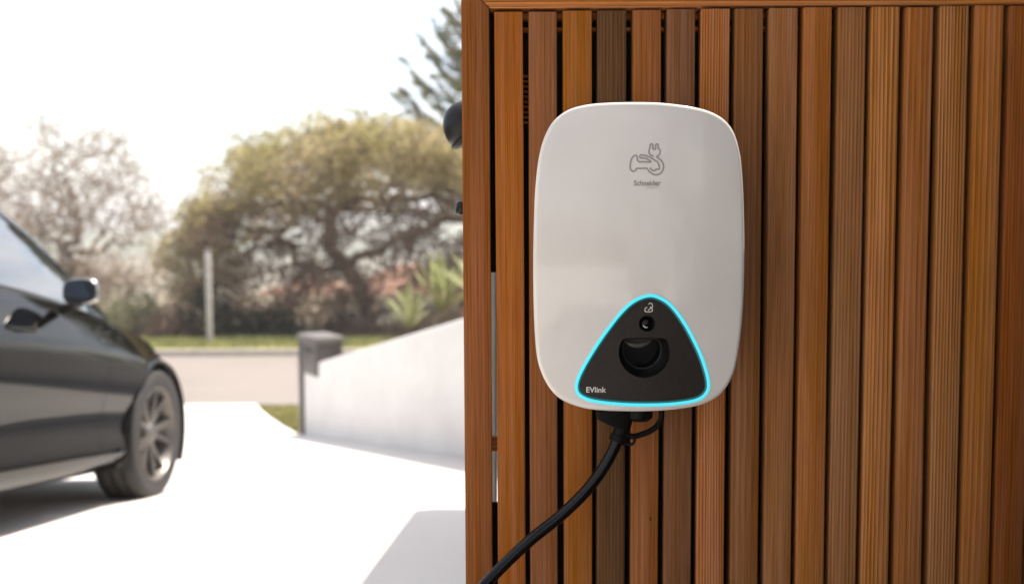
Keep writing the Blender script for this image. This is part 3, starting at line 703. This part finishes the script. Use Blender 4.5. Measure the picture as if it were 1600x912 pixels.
# ------------------------------------------------------------------ car
def car():
    c = empty('parked_car', (0, 0, 0)); tag(c, 'black saloon car parked on the sloping driveway at the left', 'car')
    zb_t = [(-3.86, .86), (-3.6, 1.0), (-3.2, .99), (-2.5, .965), (-1.5, .96), (-.8, .93), (-.4, .89), (0, .825), (.2, .785), (.5, .70), (.7, .61), (.86, .50)]
    w_t = [(-3.86, .60), (-3.7, .78), (-3.4, .88), (-2.9, .93), (-2.4, .93), (-1.2, .92), (-.5, .915), (0, .915), (.2, .88), (.36, .80), (.52, .67), (.68, .55), (.8, .47), (.86, .36)]
    zl_t = [(-3.86, .36), (-3.4, .24), (-3.0, .2), (-2.4, .19), (-.5, .19), (.3, .19), (.86, .22)]
    px_t = [(0, .90), (.05, .945), (.12, .972), (.19, .968), (.28, .955), (.38, .962), (.5, .985), (.62, 1.0), (.70, .998), (.76, .985), (.86, .945), (.94, .908), (1, .875)]
    def side(y, t, s):
        z0, z1, W_ = interp(zl_t, y), interp(zb_t, y), interp(w_t, y)
        return Vector((s*W_*interp(px_t, t), y, lerp(z0, z1, t)))
    def topp(y, u, s):
        e = side(y, 1, s); cr = .075 if y > -.45 else .05
        return Vector((e.x*(1-u), y, e.z+cr*(1-(1-u)**2.2)))
    base_y = frange(-3.86, .86, 150)
    extra = [-.66, -.665, -1.62, -1.625, -2.62, -2.625]
    yl = sorted(set(base_y+extra))
    tl = sorted(set(frange(0, 1, 34)))
    arches = [(0, .335, .372), (-2.875, .335, .372)]
    def adj(v):
        for (cy, cz, r) in arches:
            d = math.hypot(v.y-cy, v.z-cz)
            if abs(d-r) < .021:
                k = r/max(d, 1e-6); return Vector((v.x, cy+(v.y-cy)*k, cz+(v.z-cz)*k))
        return v
    parts = {}
    def put(key, quad): parts.setdefault(key, []).append(quad)
    for s in (1, -1):
        for i in range(len(yl)-1):
            for j in range(len(tl)-1):
                q = [adj(side(yl[i], tl[j], s)), adj(side(yl[i+1], tl[j], s)), adj(side(yl[i+1], tl[j+1], s)), adj(side(yl[i], tl[j+1], s))]
                cc = sum(q, Vector())/4
                if any(math.hypot(cc.y-cy, cc.z-cz) < r-.004 for cy, cz, r in arches): continue
                y, t = cc.y, (tl[j]+tl[j+1])/2
                if abs(y+.6625) < .003 or abs(y+1.6225) < .003 or (abs(y+2.6225) < .003 and t > .5):
                    if t > .13: q = [p-Vector((s*.012, 0, 0)) for p in q]; put(('seam', s, round(y)), q); continue
                if .125 < t < .15 and -2.5 < y < -.45: put(('sill_seam', s), [p-Vector((s*.010, 0, 0)) for p in q]); continue
                if t > .15 and -1.62 < y < -.66: key = ('front_door', s)
                elif t > .15 and -2.62 < y < -1.625: key = ('rear_door', s)
                elif y > -.66 and t > .12: key = ('fender', s)
                else: key = 'body'
                put(key, q)
            yc = (yl[i]+yl[i+1])/2
            for j in range(10):
                q = [topp(yl[i], j/10, s), topp(yl[i+1], j/10, s), topp(yl[i+1], (j+1)/10, s), topp(yl[i], (j+1)/10, s)]
                put('bonnet' if yc > -.42 and j > 1 else ('body' if yc < -.42 else ('fender', s)), q)
    # greenhouse
    za_t = [(-3.62, 1.015), (-3.4, 1.07), (-3.0, 1.21), (-2.5, 1.335), (-2.0, 1.39), (-1.6, 1.385), (-1.3, 1.38), (-1.0, 1.295), (-.7, 1.14), (-.5, 1.005), (-.34, .882)]
    r_t = [(-3.62, 1.04), (-3.4, 1.11), (-3.0, 1.27), (-2.5, 1.405), (-2.0, 1.46), (-1.6, 1.45), (-1.3, 1.435), (-1.0, 1.36), (-.7, 1.205), (-.5, 1.055), (-.34, .945)]
    gy = sorted(set(frange(-3.62, -.34, 92)+[-1.54, -1.62]))
    def gside(y, t, s):
        e = side(y, 1, s); za = max(interp(za_t, y), e.z+.002); h = za-e.z
        x = abs(e.x)-.012-h*.48*t - .03*math.sin(math.pi*t)*-.4*min(1, h*3); return Vector((s*x, y, e.z-.004+h*t))
    def gtop(y, u, s):
        a = gside(y, 1, s); rz = max(interp(r_t, y), a.z+.004); return Vector((a.x*(1-u), y, a.z+(rz-a.z)*(1-(1-u)**2.4)))
    for s in (1, -1):
        for i in range(len(gy)-1):
            y = (gy[i]+gy[i+1])/2; NT_ = 14; hh = gside(y, 1, s).z-gside(y, 0, s).z
            for j in range(NT_):
                t = (j+.5)/NT_
                q = [gside(gy[i], j/NT_, s), gside(gy[i+1], j/NT_, s), gside(gy[i+1], (j+1)/NT_, s), gside(gy[i], (j+1)/NT_, s)]
                top_lim = 1-min(.6, .045/max(hh, .02))
                if t < .07: key = 'trim_strip'
                elif t > top_lim or y > -.62 or y < -2.95: key = 'pillar'
                elif -1.62 < y < -1.54: key = ('centre_pillar', s)
                elif y > -1.54: key = ('front_window', s)
                else: key = ('rear_side_window', s)
                put(key, q)
            for j in range(8):
                q = [gtop(gy[i], j/8, s), gtop(gy[i+1], j/8, s), gtop(gy[i+1], (j+1)/8, s), gtop(gy[i], (j+1)/8, s)]
                key = 'pillar' if j == 0 else ('windscreen' if y > -1.55 else ('roof' if y > -2.45 else ('rear_window' if y > -3.45 else 'pillar')))
                put(key, q)
    # front and rear closing faces
    for yy in (.86, -3.86):
        for j in range(len(tl)-1):
            a, b, cq, d = side(yy, tl[j], 1), side(yy, tl[j], -1), side(yy, tl[j+1], -1), side(yy, tl[j+1], 1)
            put('body', [a, b, cq, d])
    names = {'seam': ('seam', M['black']), 'body': ('body', M['paint']), 'bonnet': ('bonnet', M['paint']), 'trim_strip': ('trim_strip', M['trim']), 'pillar': ('roof_frame', M['paint']),
             'pillar_black': ('centre_pillar', M['trim']), 'windscreen': ('windscreen', M['glass']), 'roof': ('roof', M['glass']), 'rear_window': ('rear_window', M['glass'])}
    objs = {}
    for key, quads in parts.items():
        m = MB()
        for q in quads: m.add(q, [(0, 1, 2, 3)])
        nm, mt = names.get(key, (key[0] if isinstance(key, tuple) else key, None))
        if mt is None: mt = M['glass'] if 'window' in nm else (M['black'] if 'seam' in nm else (M['trim'] if 'centre' in nm else M['paint']))
        me = m.mesh(nm, True, True); par = c
        objs[key] = link(nm, me, mt, par)
    for s in (1, -1):
        for a, b_ in (('front_door', 'front_window'), ('rear_door', 'rear_side_window')): objs[(b_, s)].parent = objs[(a, s)]
        for dk, yh in (('front_door', -1.42), ('rear_door', -2.45)):
            p = side(yh, .80, s); hb = MB(); hb.box((p.x-.004, p.y-.11, p.z-.012), (p.x+.004, p.y+.11, p.z+.012)); me = hb.mesh('handle'); bevel_mesh(me, .0035); link('handle', me, M['paint'], objs[(dk, s)])
    # floor pan and wheel wells
    m = MB(); m.box((-.74, -3.3, .20), (.74, -.5+.9, .24)); m.build('floor_pan', M['trim'], c)
    for cy, cz, r in arches:
        for s in (1, -1):
            m = MB(); rg = []
            for xx in (.905, .50):
                rg.append([(s*min(xx, interp(w_t, cy+.0)*.985), cy+r*math.cos(R(a)), cz+r*math.sin(R(a))) for a in range(-26, 207, 8)])
            m.loft(rg, closed=False); m.add([rg[1][k] for k in range(len(rg[1]))], [tuple(range(len(rg[1])))])
            m.build('wheel_well', M['trim'], c, False)
            m = MB(); m.tube([(s*interp(w_t, cy+(r+.004)*math.cos(R(a)))*interp(px_t, max(0, min(1, (cz+r*math.sin(R(a))-.19)/.65)))-s*.004, cy+(r+.002)*math.cos(R(a)), cz+(r+.002)*math.sin(R(a))) for a in range(-20, 201, 6)], .009, 6); m.build('arch_lip', M['paint'], c, True)
    # wheels
    def wheel(x, y, s):
        wv = empty('wheel', (x, y, .335)); wv.parent = c
        m = MB(); m.lathe([(.235, -.10), (.285, -.112), (.315, -.108), (.330, -.092), (.335, -.06), (.335, -.033), (.329, -.031), (.329, -.025), (.335, -.023), (.335, .023), (.329, .025), (.329, .031), (.335, .033), (.335, .06), (.330, .092), (.315, .108), (.285, .112), (.248, .10), (.235, .10)], 72, 'x')
        m.build('tyre', M['tyre'], wv, True, True)
        m = MB(); m.lathe([(.240, -.10*s), (.240, .104*s), (.232, .106*s), (.222, .09*s), (.205, .03*s), (.19, -.02*s), (.19, -.10*s)], 64, 'x')
        for k in range(10):
            a = 2*math.pi*(k//2)/5+(R(9) if k % 2 else R(-9)); a2 = 2*math.pi*(k//2)/5+(R(17) if k % 2 else R(-17)); rg = []
            for t in (0, .35, .7, 1):
                rr2 = lerp(.045, .226, t); an = lerp(a, a2, t); wdt = lerp(.020, .013, t); xo = s*lerp(.066, .092, t)
                pc = Vector((0, rr2*math.cos(an), rr2*math.sin(an))); tn = Vector((0, -math.sin(an), math.cos(an)))
                rg.append([pc+tn*wdt+Vector((xo-s*.03, 0, 0)), pc+tn*wdt*.7+Vector((xo, 0, 0)), pc-tn*wdt*.7+Vector((xo, 0, 0)), pc-tn*wdt+Vector((xo-s*.03, 0, 0))])
            m.loft(rg, closed=True, cap0=True, cap1=True)
        me = m.mesh('rim', fix=True); sharp(me, 35); link('rim', me, M['rim'], wv)
        m = MB(); m.lathe([(0, .085*s), (.03, .083*s), (.036, .076*s), (.06, .07*s), (.064, .05*s)], 32, 'x'); m.build('hub_cap', M['rim'], wv, True, True)
        m = MB(); m.lathe([(.07, -.01*s), (.165, -.01*s), (.165, .01*s), (.07, .01*s)], 48, 'x'); m.build('brake_disc', M['trim'], wv, False, True)
    for y in (0, -2.875):
        for s in (1, -1): wheel(s*.785, y, s)
    # mirrors
    for s in (1, -1):
        mr = empty('wing_mirror', (s*.865, -1.02, .955)); mr.scale = (.76, .85, .80); mr.parent = c
        m = MB(); rg = []
        for t in frange(0, 1, 10):
            yy = lerp(-.055, .085, t); k = math.sqrt(max(0.0, 1-(max(0, t-.12)/.88)**2))*.98+.02
            rg.append([(s*(.115+.098*k*math.copysign(abs(math.cos(a))**.6, math.cos(a))-.02*t), yy, .035+.070*k*math.copysign(abs(math.sin(a))**.7, math.sin(a))) for a in [2*math.pi*q/24 for q in range(24)]])
        m.loft(rg, cap0=True, cap1=True); m.build('housing', M['mirror_cap'], mr, True, True)
        m = MB(); m.lathe([(0, -.0005), (.5, -.0005)], 4, 'y')
        m = MB(); m.add([(s*(.115+.09*math.copysign(abs(math.cos(a))**.6, math.cos(a))), -.0562, .035+.062*math.copysign(abs(math.sin(a))**.7, math.sin(a))) for a in [2*math.pi*q/24 for q in range(24)]], [tuple(range(24))]); m.build('mirror_glass', M['glass'], mr, False)
        m = MB(); m.tube([(-.0*s-.03*s, .03, -.05), (.04*s, .02, -.035), (.09*s, .01, -.02)], [.03, .022, .024], 10); m.build('arm', M['trim'], mr, True)
    # lamps, plates
    for s in (1, -1):
        for nm, mt, y0, y1, t0, t1 in (('headlight', M['lamp_glass'], .45, .74, .72, .93), ('tail_light', M['tail'], -3.82, -3.55, .68, .86)):
            m = MB(); m.loft([[side(lerp(y0, y1, i/8), lerp(t0, t1, j/4), s)*1.0+Vector((s*.006, .0, .004)) for i in range(9)] for j in range(5)], closed=False); m.build(nm, mt, c, True, True)
    return c
M['mirror_cap'] = plain('silver_mirror_cap', (.42, .41, .40), .22, .05, 5, metal=.9, bump=0)
M['mirror'] = plain('mirror_silver', (.85, .845, .83), .22, .02, 5, metal=1.0, bump=0)
cr = car()
HEAD = R(1.5); slope = math.atan(.152)
fw = Vector((-math.sin(HEAD)*-1*math.cos(slope), math.cos(HEAD)*math.cos(slope), -math.sin(slope)))
rt = Vector((math.cos(HEAD), -math.sin(HEAD), 0)); up_ = rt.cross(fw)
wheel_face = at(247, 677, 5.1)                                  # centre of the front wheel's outer face
org = wheel_face - rt*.89 - up_*.335
cr.matrix_world = Matrix(((rt.x, fw.x, up_.x, org.x), (rt.y, fw.y, up_.y, org.y), (rt.z, fw.z, up_.z, org.z), (0, 0, 0, 1)))
print('car origin', org, 'ground there', gz(org.y))

# ------------------------------------------------------------------ plants
def leaf_mesh(clumps, n_per, size, flat=.6, seed=1, upb=.3):
    """clumps: (centre, radius, tint). small pointed leaf faces scattered through each clump"""
    rr = random.Random(seed); vs = []; fs = []; tints = []
    for (c, rad, tint) in clumps:
        k = max(6, int(n_per*rad*rad))
        for _ in range(k):
            while True:
                d = Vector((rr.uniform(-1, 1), rr.uniform(-1, 1), rr.uniform(-1, 1)))
                if .05 < d.length < 1: break
            d = d*(d.length**-.45)                       # denser towards the outside
            p = c+Vector((d.x*rad, d.y*rad, d.z*rad*flat))
            a = Vector((rr.gauss(0, 1), rr.gauss(0, 1), rr.gauss(0, 1)+upb)).normalized(); b_ = a.orthogonal(); b_.rotate(Matrix.Rotation(rr.uniform(0, 6.28), 3, a)); b_.normalize()
            s = size*rr.uniform(.6, 1.4); i = len(vs)
            vs += [tuple(p-a*s), tuple(p+b_*s*.45), tuple(p+a*s), tuple(p-b_*s*.45)]
            fs.append((i, i+1, i+2, i+3)); tints += [tint]*4
    me = bpy.data.meshes.new('crown'); me.from_pydata(vs, [], fs); me.update()
    at_ = me.attributes.new('tint', 'FLOAT', 'POINT'); at_.data.foreach_set('value', tints)
    return me
def branch_mesh(root, fork, targets, r_base, seed=1, sag=.15, sides=6, kinks=.12, tip=.012):
    """grow limbs from the fork to every target, joining the nearest limb already there"""
    rr = random.Random(seed); nodes = [Vector(root), Vector(root).lerp(Vector(fork), .5)+Vector((rr.uniform(-.1, .1), 0, 0)), Vector(fork)]; par = [-1, 0, 1]
    for t in sorted(targets, key=lambda q: (q-Vector(fork)).length):
        best = min(range(2, len(nodes)), key=lambda i: (nodes[i]-t).length+.35*(nodes[i]-Vector(fork)).length*0+ (0.6 if nodes[i].z > t.z+.3 else 0))
        p = nodes[best]; L = (t-p).length; n = max(1, int(L/.55)); last = best
        for k in range(1, n+1):
            q = p.lerp(t, k/n)
            if k < n: q += Vector((rr.gauss(0, kinks), rr.gauss(0, kinks), rr.gauss(0, kinks)-sag*math.sin(math.pi*k/n)))*min(1, L)
            nodes.append(q); par.append(last); last = len(nodes)-1
    wgt = [0]*len(nodes); kids = [0]*len(nodes)
    for p in par:
        if p >= 0: kids[p] += 1
    for i in range(len(nodes)-1, -1, -1):
        if kids[i] == 0: wgt[i] = 1
        if par[i] >= 0: wgt[par[i]] += wgt[i]
    tot = max(wgt); rad = [max(tip, r_base*(x/tot)**.5) for x in wgt]; rad[0] *= 1.35
    m = MB()
    for i in range(1, len(nodes)):
        a, b = nodes[par[i]], nodes[i]
        if (a-b).length < 1e-4: continue
        ra = rad[par[i]] if par[i] < 3 else min(rad[par[i]], rad[i]*1.25); mid = (a+b)/2+Vector((rr.gauss(0, .02), rr.gauss(0, .02), 0))
        m.tube([a, mid, b], [ra, (ra+rad[i])/2, rad[i]], sides)
    return m, nodes
def plant(name, base, label, cat, clumps, n_per, size, mat, fork=None, r_base=.1, bark=None, flat=.6, seed=1, group=None, extra=0, sag=.15, twig=.012):
    o = empty(name, base); tag(o, label, cat, group); B = Vector(base)
    cl = [(c-B, r, t) for c, r, t in clumps]
    if fork is not None:
        tg = [c-Vector((0, 0, r*.2)) for c, r, t in cl]; rr = random.Random(seed)
        for c, r, t in cl:
            for _ in range(extra): tg.append(c+Vector((rr.gauss(0, r*.6), rr.gauss(0, r*.6), rr.gauss(0, r*.5))))
        m, nd = branch_mesh((0, 0, -.1), Vector(fork)-B, tg, r_base, seed, sag, tip=twig); m.build('trunk', bark or M['bark'], o, True)
    me = leaf_mesh(cl, n_per, size, flat, seed); nm = 'crown' if fork is not None and r_base > .05 else 'foliage'; me.name = nm
    link(nm, me, mat, o); return o
def ground_at(px, Y): p = at(px, 540, Y); return Vector((p.x, Y, gz(Y)))
# big umbrella-crowned tree
Yt = 26.0
rr = random.Random(11); cl = []
prof = [(255, 398, 450), (290, 335, 455), (340, 268, 440), (380, 222, 400), (430, 192, 365), (480, 180, 335), (540, 166, 318), (600, 168, 312), (660, 184, 312), (720, 205, 320), (790, 230, 340), (860, 260, 370), (930, 310, 390), (990, 370, 420)]
def prof_at(x, k): return interp([(p[0], p[k]) for p in prof], x)
for _ in range(330):
    x = rr.uniform(268, 980); t = rr.random()**1.15; yt, yb = prof_at(x, 1), prof_at(x, 2)
    y = lerp(yt+20, yb, t); dep = rr.uniform(-1, 1)*2.6*math.sqrt(max(.05, 1-((x-620)/380)**2))*(1-.3*(1-t))
    c = at(x, y, Yt+dep); r = rr.uniform(.45, .85)*(1 if t < .6 else .8); tint = min(1, max(0, rr.gauss(.18+.5*t+.25*noise.noise(Vector((x*.012, y*.012, 0))), .18)))
    cl.append((c, r, tint))
tw_ = []
for _ in range(680):                                     # thin brown under-storey of the crown, full of gaps
    x = rr.uniform(300, 960); c = at(x, rr.uniform(320, 470), Yt+rr.uniform(-2, 2)); tw_.append((c, rr.uniform(.22, .42), rr.random()))
base = ground_at(580, Yt)
ut = plant('umbrella_tree', base, 'broad olive brown umbrella shaped tree across the street in the middle', 'tree', cl, 330, .07, M['olive'], at(572, 478, Yt), .23, M['bark'], .62, 5, None, 4, .12, .014)
twm = leaf_mesh([(c-base, r, t) for c, r, t in tw_], 330, .06, .7, 15); twm.name = 'dry_twigs'; link('dry_twigs', twm, M['brown_shrub'], ut)
# sparse pinkish tree at the left
Yl = 31.0; rr = random.Random(5); cl = []
for _ in range(230):
    a = rr.uniform(0, 6.28); q = rr.random()**.6
    x = 105+150*q*math.cos(a)*1.0; y = 318-135*q*math.sin(a)*(1 if math.sin(a) > 0 else .95)
    cl.append((at(x, y, Yl+rr.uniform(-2, 2)), rr.uniform(.3, .6), rr.random()))
base = ground_at(106, Yl)
plant('sparse_tree', base, 'sparse pinkish brown tree with thin twigs behind the black car', 'tree', cl, 150, .05, M['dry_leaf'], at(108, 430, Yl), .17, M['pale_bark'], .9, 8, None, 7, .05, .014)
# hazy brown trees further away at the far left
for (px, py, Y, rx, ry, n, sd) in ((-60, 330, 36, 130, 110, 110, 31), (190, 430, 44, 90, 45, 80, 32)):
    rr = random.Random(sd); cl = [(at(px+rx*rr.gauss(0, .5), py+ry*rr.gauss(0, .5), Y+rr.uniform(-2, 2)), rr.uniform(.35, .7), rr.random()) for _ in range(n)]
    b_ = ground_at(px, Y); lab = {31: 'thin brown tree at the far left edge behind the car roof', 32: 'low pale brown tree in the gap between the two large trees'}[sd]
    plant('thin_tree', b_, lab, 'tree', cl, 110, .06, M['dry_leaf'], at(px, py+ry*.9, Y), .13, M['pale_bark'], .9, sd, None, 3, .05, .016)
# pine with up-curved tiers, mostly behind the fence
Yp = 33.0; base = ground_at(800, Yp); pine = empty('pine_tree', base); tag(pine, 'tall pine with up curved branches showing above the umbrella tree beside the fence', 'tree')
zt = at(800, -75, Yp).z-base.z; m = MB(); m.tube([(0, 0, -.1), (.05, 0, zt*.4), (0, 0, zt)], [.24, .15, .03], 8); m.build('trunk', M['bark'], pine, True)
rr = random.Random(3); mbr = MB(); lv = []; 
zlev = at(800, 330, Yp).z-base.z
while zlev < zt-.2:
    Lb = 3.6-max(0, zlev/zt-.55)*7.4; 
    for k in range(9):
        a = 2*math.pi*k/9+rr.uniform(-.2, .2); d = Vector((math.cos(a), math.sin(a), 0)); L = Lb*rr.uniform(.8, 1.08)
        pth = [Vector((0, 0, zlev))+d*(L*t)+Vector((0, 0, L*(-.10*math.sin(t*2.6)+.42*t**2.6+.06*t))) for t in frange(0, 1, 8)]
        mbr.tube(pth, [lerp(.030, .010, i/8) for i in range(9)], 5)
        for i in range(2, 9):
            p = pth[i]; sd_ = d.cross(Vector((0, 0, 1)))
            for q in range(6):
                p = pth[i].lerp(pth[i-1], rr.random()); ln = .46*(1-.35*i/8)*rr.uniform(.7, 1.2); tw = (sd_*rr.choice((-1, 1))*rr.uniform(.2, 1)+d*rr.uniform(.5, 1)+Vector((0, 0, rr.uniform(.1, .7)))).normalized()
                lv.append((p, p+tw*ln))
    zlev += rr.uniform(.44, .56)
mbr.build('branch_tiers', M['bark'], pine, True)
vs, fs = [], []
for (a, b_) in lv:
    ax = (b_-a)
    for k in range(34):
        p = a.lerp(b_, rr.random()); n_ = (ax.normalized()*rr.uniform(.2, .9)+Vector((rr.gauss(0, 1), rr.gauss(0, 1), rr.gauss(0, 1)))*.7).normalized(); s = rr.uniform(.07, .15); o_ = n_.orthogonal()*.022
        i = len(vs); vs += [tuple(p-o_), tuple(p+o_), tuple(p+n_*s)]; fs.append((i, i+1, i+2))
me = bpy.data.meshes.new('needles'); me.from_pydata(vs, [], fs); me.attributes.new('tint', 'FLOAT', 'POINT'); link('crown', me, M['pine'], pine)
# shrubs and hedges along the far verge
def shrub(name, label, px0, px1, py0, Y, mat, n, sd, size=.05, tint=(0, 1), dens=520, cat='shrub', dy=.7):
    rr = random.Random(sd); cl = []
    for _ in range(n):
        x = rr.uniform(px0, px1); e = 1-abs((x-(px0+px1)/2)/((px1-px0)/2))**2.5*.6
        yb = 545; y = lerp(yb, lerp(yb, py0, e)+rr.uniform(0, 10), rr.random()**.7)
        cl.append((at(x, y, Y+rr.uniform(-dy, dy)), rr.uniform(.25, .45), rr.uniform(*tint)))
    b_ = ground_at((px0+px1)/2, Y); b_.z -= .02
    plant(name, b_, label, cat, cl, dens, size, mat, Vector((b_.x, b_.y, b_.z+.3)), .05, M['bark'], .85, sd, None, 0)
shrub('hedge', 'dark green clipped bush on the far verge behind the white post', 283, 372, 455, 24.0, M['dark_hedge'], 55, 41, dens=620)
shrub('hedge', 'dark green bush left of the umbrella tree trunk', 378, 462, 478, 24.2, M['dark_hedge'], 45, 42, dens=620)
shrub('shrub', 'pale green shrub behind the bonnet of the black car', 165, 262, 448, 25.0, M['pale_shrub'], 55, 43)
shrub('shrub', 'brown low shrub between the pale shrub and the white post', 235, 305, 482, 23.9, M['brown_shrub'], 34, 44)
shrub('shrub', 'brown leafy bush at the foot of the umbrella tree trunk', 490, 625, 505, 24.6, M['brown_shrub'], 60, 45)
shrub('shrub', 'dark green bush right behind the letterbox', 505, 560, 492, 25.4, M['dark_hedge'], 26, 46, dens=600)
shrub('shrub', 'pale green scrub behind the mirror of the black car', 40, 170, 455, 26.0, M['pale_shrub'], 60, 47)
shrub('shrub', 'brown dry scrub in front of the tiled houses', 400, 520, 470, 27.5, M['brown_shrub'], 50, 48)
shrub('shrub', 'brown scrub growing behind the white wall below the umbrella tree', 610, 760, 478, 23.5, M['brown_shrub'], 60, 49)
shrub('shrub', 'grey green scrub beyond the fence edge across the street', 640, 900, 455, 28.5, M['pale_shrub'], 70, 50)
shrub('shrub', 'tall brown scrub in the shade under the left of the umbrella tree', 250, 420, 425, 29.0, M['brown_shrub'], 90, 51, dy=1.2)
shrub('shrub', 'tall pinkish scrub in the shade under the right of the umbrella tree', 400, 600, 420, 30.5, M['brown_shrub'], 110, 52, dy=1.2)
shrub('shrub', 'olive scrub far behind the shade of the umbrella tree', 590, 850, 415, 32.0, M['pale_shrub'], 110, 53, dy=1.2)
shrub('shrub', 'pale brown scrub under the sparse pinkish tree', -40, 230, 425, 30.0, M['brown_shrub'], 100, 54, dy=1.2)
# spiky plants on the bank behind the white wall
def strap_leaf(L, wd, curve, seed):
    rr = random.Random(seed); m = MB(); A, B_, Cc = [], [], []
    for i in range(8):
        t = i/7; x = L*t*math.cos(.25*curve*t)*.9; z = L*t*(1-.45*curve*t*t); w_ = wd*(.55+.9*t)*(1-t**3)**.8+.0005
        A.append((x, -w_, z*.3)); B_.append((x, 0, z*.3-.006*(1-t))); Cc.append((x, w_, z*.3))
    m.loft([A, B_, Cc], closed=False); return m.mesh('leaf', True)
leaf_meshes = [strap_leaf(1, .045, c_, i) for i, c_ in enumerate((.2, .8, 1.3))]
for me in leaf_meshes: me.materials.append(M['strap']); me.attributes.new('tint', 'FLOAT', 'POINT')
for (px, py, Y, n, s, sd, lab) in ((640, 505, 9.6, 44, .45, 61, 'spiky green plant above the white wall nearest the letterbox'), (690, 478, 9.0, 54, .55, 62, 'tall spiky green plant above the white wall beside the fence edge'), (745, 455, 8.6, 30, .5, 63, 'spiky green plant above the white wall half hidden by the fence')):
    rr = random.Random(sd); p = at(px, py+8, Y)
    sp = empty('spiky_plant', p); tag(sp, lab, 'plant', 'spiky plants behind the white wall')
    for k in range(n):
        o = link('leaf', leaf_meshes[rr.randrange(3)], None, sp); a = rr.uniform(0, 6.28); el = rr.uniform(.15, 1.35)
        o.rotation_euler = (0, -el, a); sc = s*rr.uniform(.7, 1.15); o.scale = (sc, sc, sc)
# bank of soil that carries them
m = MB(); rows = []
for i in range(14):
    s = .2+4.8*i/13; p = wall_pt(s)-nrm*.165; zt_ = lerp(Ztop0, Ztop1, s/L1)-.06
    rows.append([(p.x-nrm.x*k, p.y-nrm.y*k, zt_+hh) for k, hh in ((0, 0), (.5, .02), (1.2, .05), (2.2, .0), (4.0, -.9))])
m.loft(rows, closed=False); tag(m.build('garden_bank', M['earth'], smooth=True, fix=True), kind='structure')

# ------------------------------------------------------------------ post, houses across the street
pb = ground_at(328, 22.4); pb.z = -1.76
wp = empty('marker_post', pb); tag(wp, 'pale square post standing on the grass verge across the street', 'post')
hp = at(328, 392, 22.4).z-pb.z
rbox('shaft', (-.055, -.055, -.2), (.055, .055, hp), .012, M['post_grey'], wp)
rbox('cap', (-.066, -.066, hp+.001), (.066, .066, hp+.05), .012, M['cap'], wp)
def house(name, label, px, py, Y, wd, dp, hw, hr, rot=0, wall=None):
    p = at(px, py, Y); h = empty(name, (p.x, Y, p.z), (0, 0, rot)); tag(h, label, 'house', 'houses across the street')
    rbox('wall', (-wd/2, 0, -4), (wd/2, dp, hw), .02, wall or M['house_wall'], h)
    e = .5; m = MB(); A = [(-wd/2-e, -e, hw+.001), (wd/2+e, -e, hw+.001), (wd/2+e, dp+e, hw+.001), (-wd/2-e, dp+e, hw+.001)]; rx = wd/2-dp/2+.2
    rx = max(rx, .4); B_ = [(-rx, dp/2, hw+hr), (rx, dp/2, hw+hr)]
    m.add(A+B_, [(0, 1, 5, 4), (1, 2, 5), (2, 3, 4, 5), (3, 0, 4), (3, 2, 1, 0)]); ro = m.build('roof', M['tile'], h)
    # rows of tiles
    ml = MB(); n = 12
    for k in range(n):
        t = (k+.5)/n; z = lerp(hw, hw+hr, t)+.03
        ml.tube([(lerp(-wd/2-e, -rx, t), lerp(-e, dp/2, t), z), (lerp(wd/2+e, rx, t), lerp(-e, dp/2, t), z)], .045, 5)
    tr_ = ml.build('tile_rows', M['tile'], ro, True); tr_['kind'] = 'stuff'
    m = MB(); m.tube([B_[0], B_[1]], .12, 8); m.build('ridge', M['tile'], ro, True)
    nwin = max(2, int(wd/3))
    for k in range(nwin):
        x = -wd/2+wd*(k+.5)/nwin
        wn = rbox('window', (x-.65, -.05, hw-1.75), (x+.65, -.002, hw-.55), .01, M['cap'], h)
        rbox('pane', (x-.57, -.056, hw-1.67), (x-.02, -.0505, hw-.63), .004, M['glass'], wn); rbox('pane', (x+.02, -.056, hw-1.67), (x+.57, -.0505, hw-.63), .004, M['glass'], wn)
    return h
house('house', 'pale house with terracotta roof seen under the umbrella tree right of its trunk', 640, 506, 44, 7, 6, .9, 1.5, .15)
house('house', 'low house with terracotta roof seen left of the umbrella tree trunk', 455, 505, 46, 7, 6, .6, 1.3, -.2)
house('house', 'house with terracotta roof at the fence edge beyond the spiky plants', 765, 503, 48, 9, 7, 1.0, 1.6, .1)

# dark shrub added in the bed at the right, outside the frame: keeps light off the lower right of the fence
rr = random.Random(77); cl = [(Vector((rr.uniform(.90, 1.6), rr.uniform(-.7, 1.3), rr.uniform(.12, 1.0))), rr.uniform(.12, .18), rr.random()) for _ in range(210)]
plant('shrub', (1.05, .3, .05), 'unseen dark green shrub added right of the camera to shade the fence', 'shrub', cl, 9000, .026, M['dark_hedge'], Vector((1.05, .3, .25)), .03, M['bark'], .95, 77, None, 0, .02, .004)

rr = random.Random(78); cl = [(Vector((2.3+.9*rr.gauss(0, .55), -5.7+.4*rr.gauss(0, .5), 1.9+.9*rr.gauss(0, .5))), rr.uniform(.2, .42), rr.random()) for _ in range(26)]
plant('courtyard_tree', (2.3, -5.7, 0), 'small leafy tree in front of the added white wall behind the camera', 'tree', cl, 420, .05, M['olive'], Vector((2.3, -5.7, .9)), .06, M['bark'], .8, 78, None, 1, .02, .01)

# ------------------------------------------------------------------ sea haze in the air
m = MB(); m.box((-1900, -420, -17.5), (1900, 1500, 45)); hz = link('haze', m.mesh('haze'))
hm = bpy.data.materials.new('haze'); hm.use_nodes = True; t = hm.node_tree; t.nodes.clear()
ho = t.nodes.new('ShaderNodeOutputMaterial'); hv = t.nodes.new('ShaderNodeVolumePrincipled')
hv.inputs['Color'].default_value = (.98, .965, .94, 1); hv.inputs['Density'].default_value = HAZE; hv.inputs['Anisotropy'].default_value = .3
t.links.new(hv.outputs[0], ho.inputs['Volume']); hz.data.materials.append(hm); tag(hz, kind='stuff')
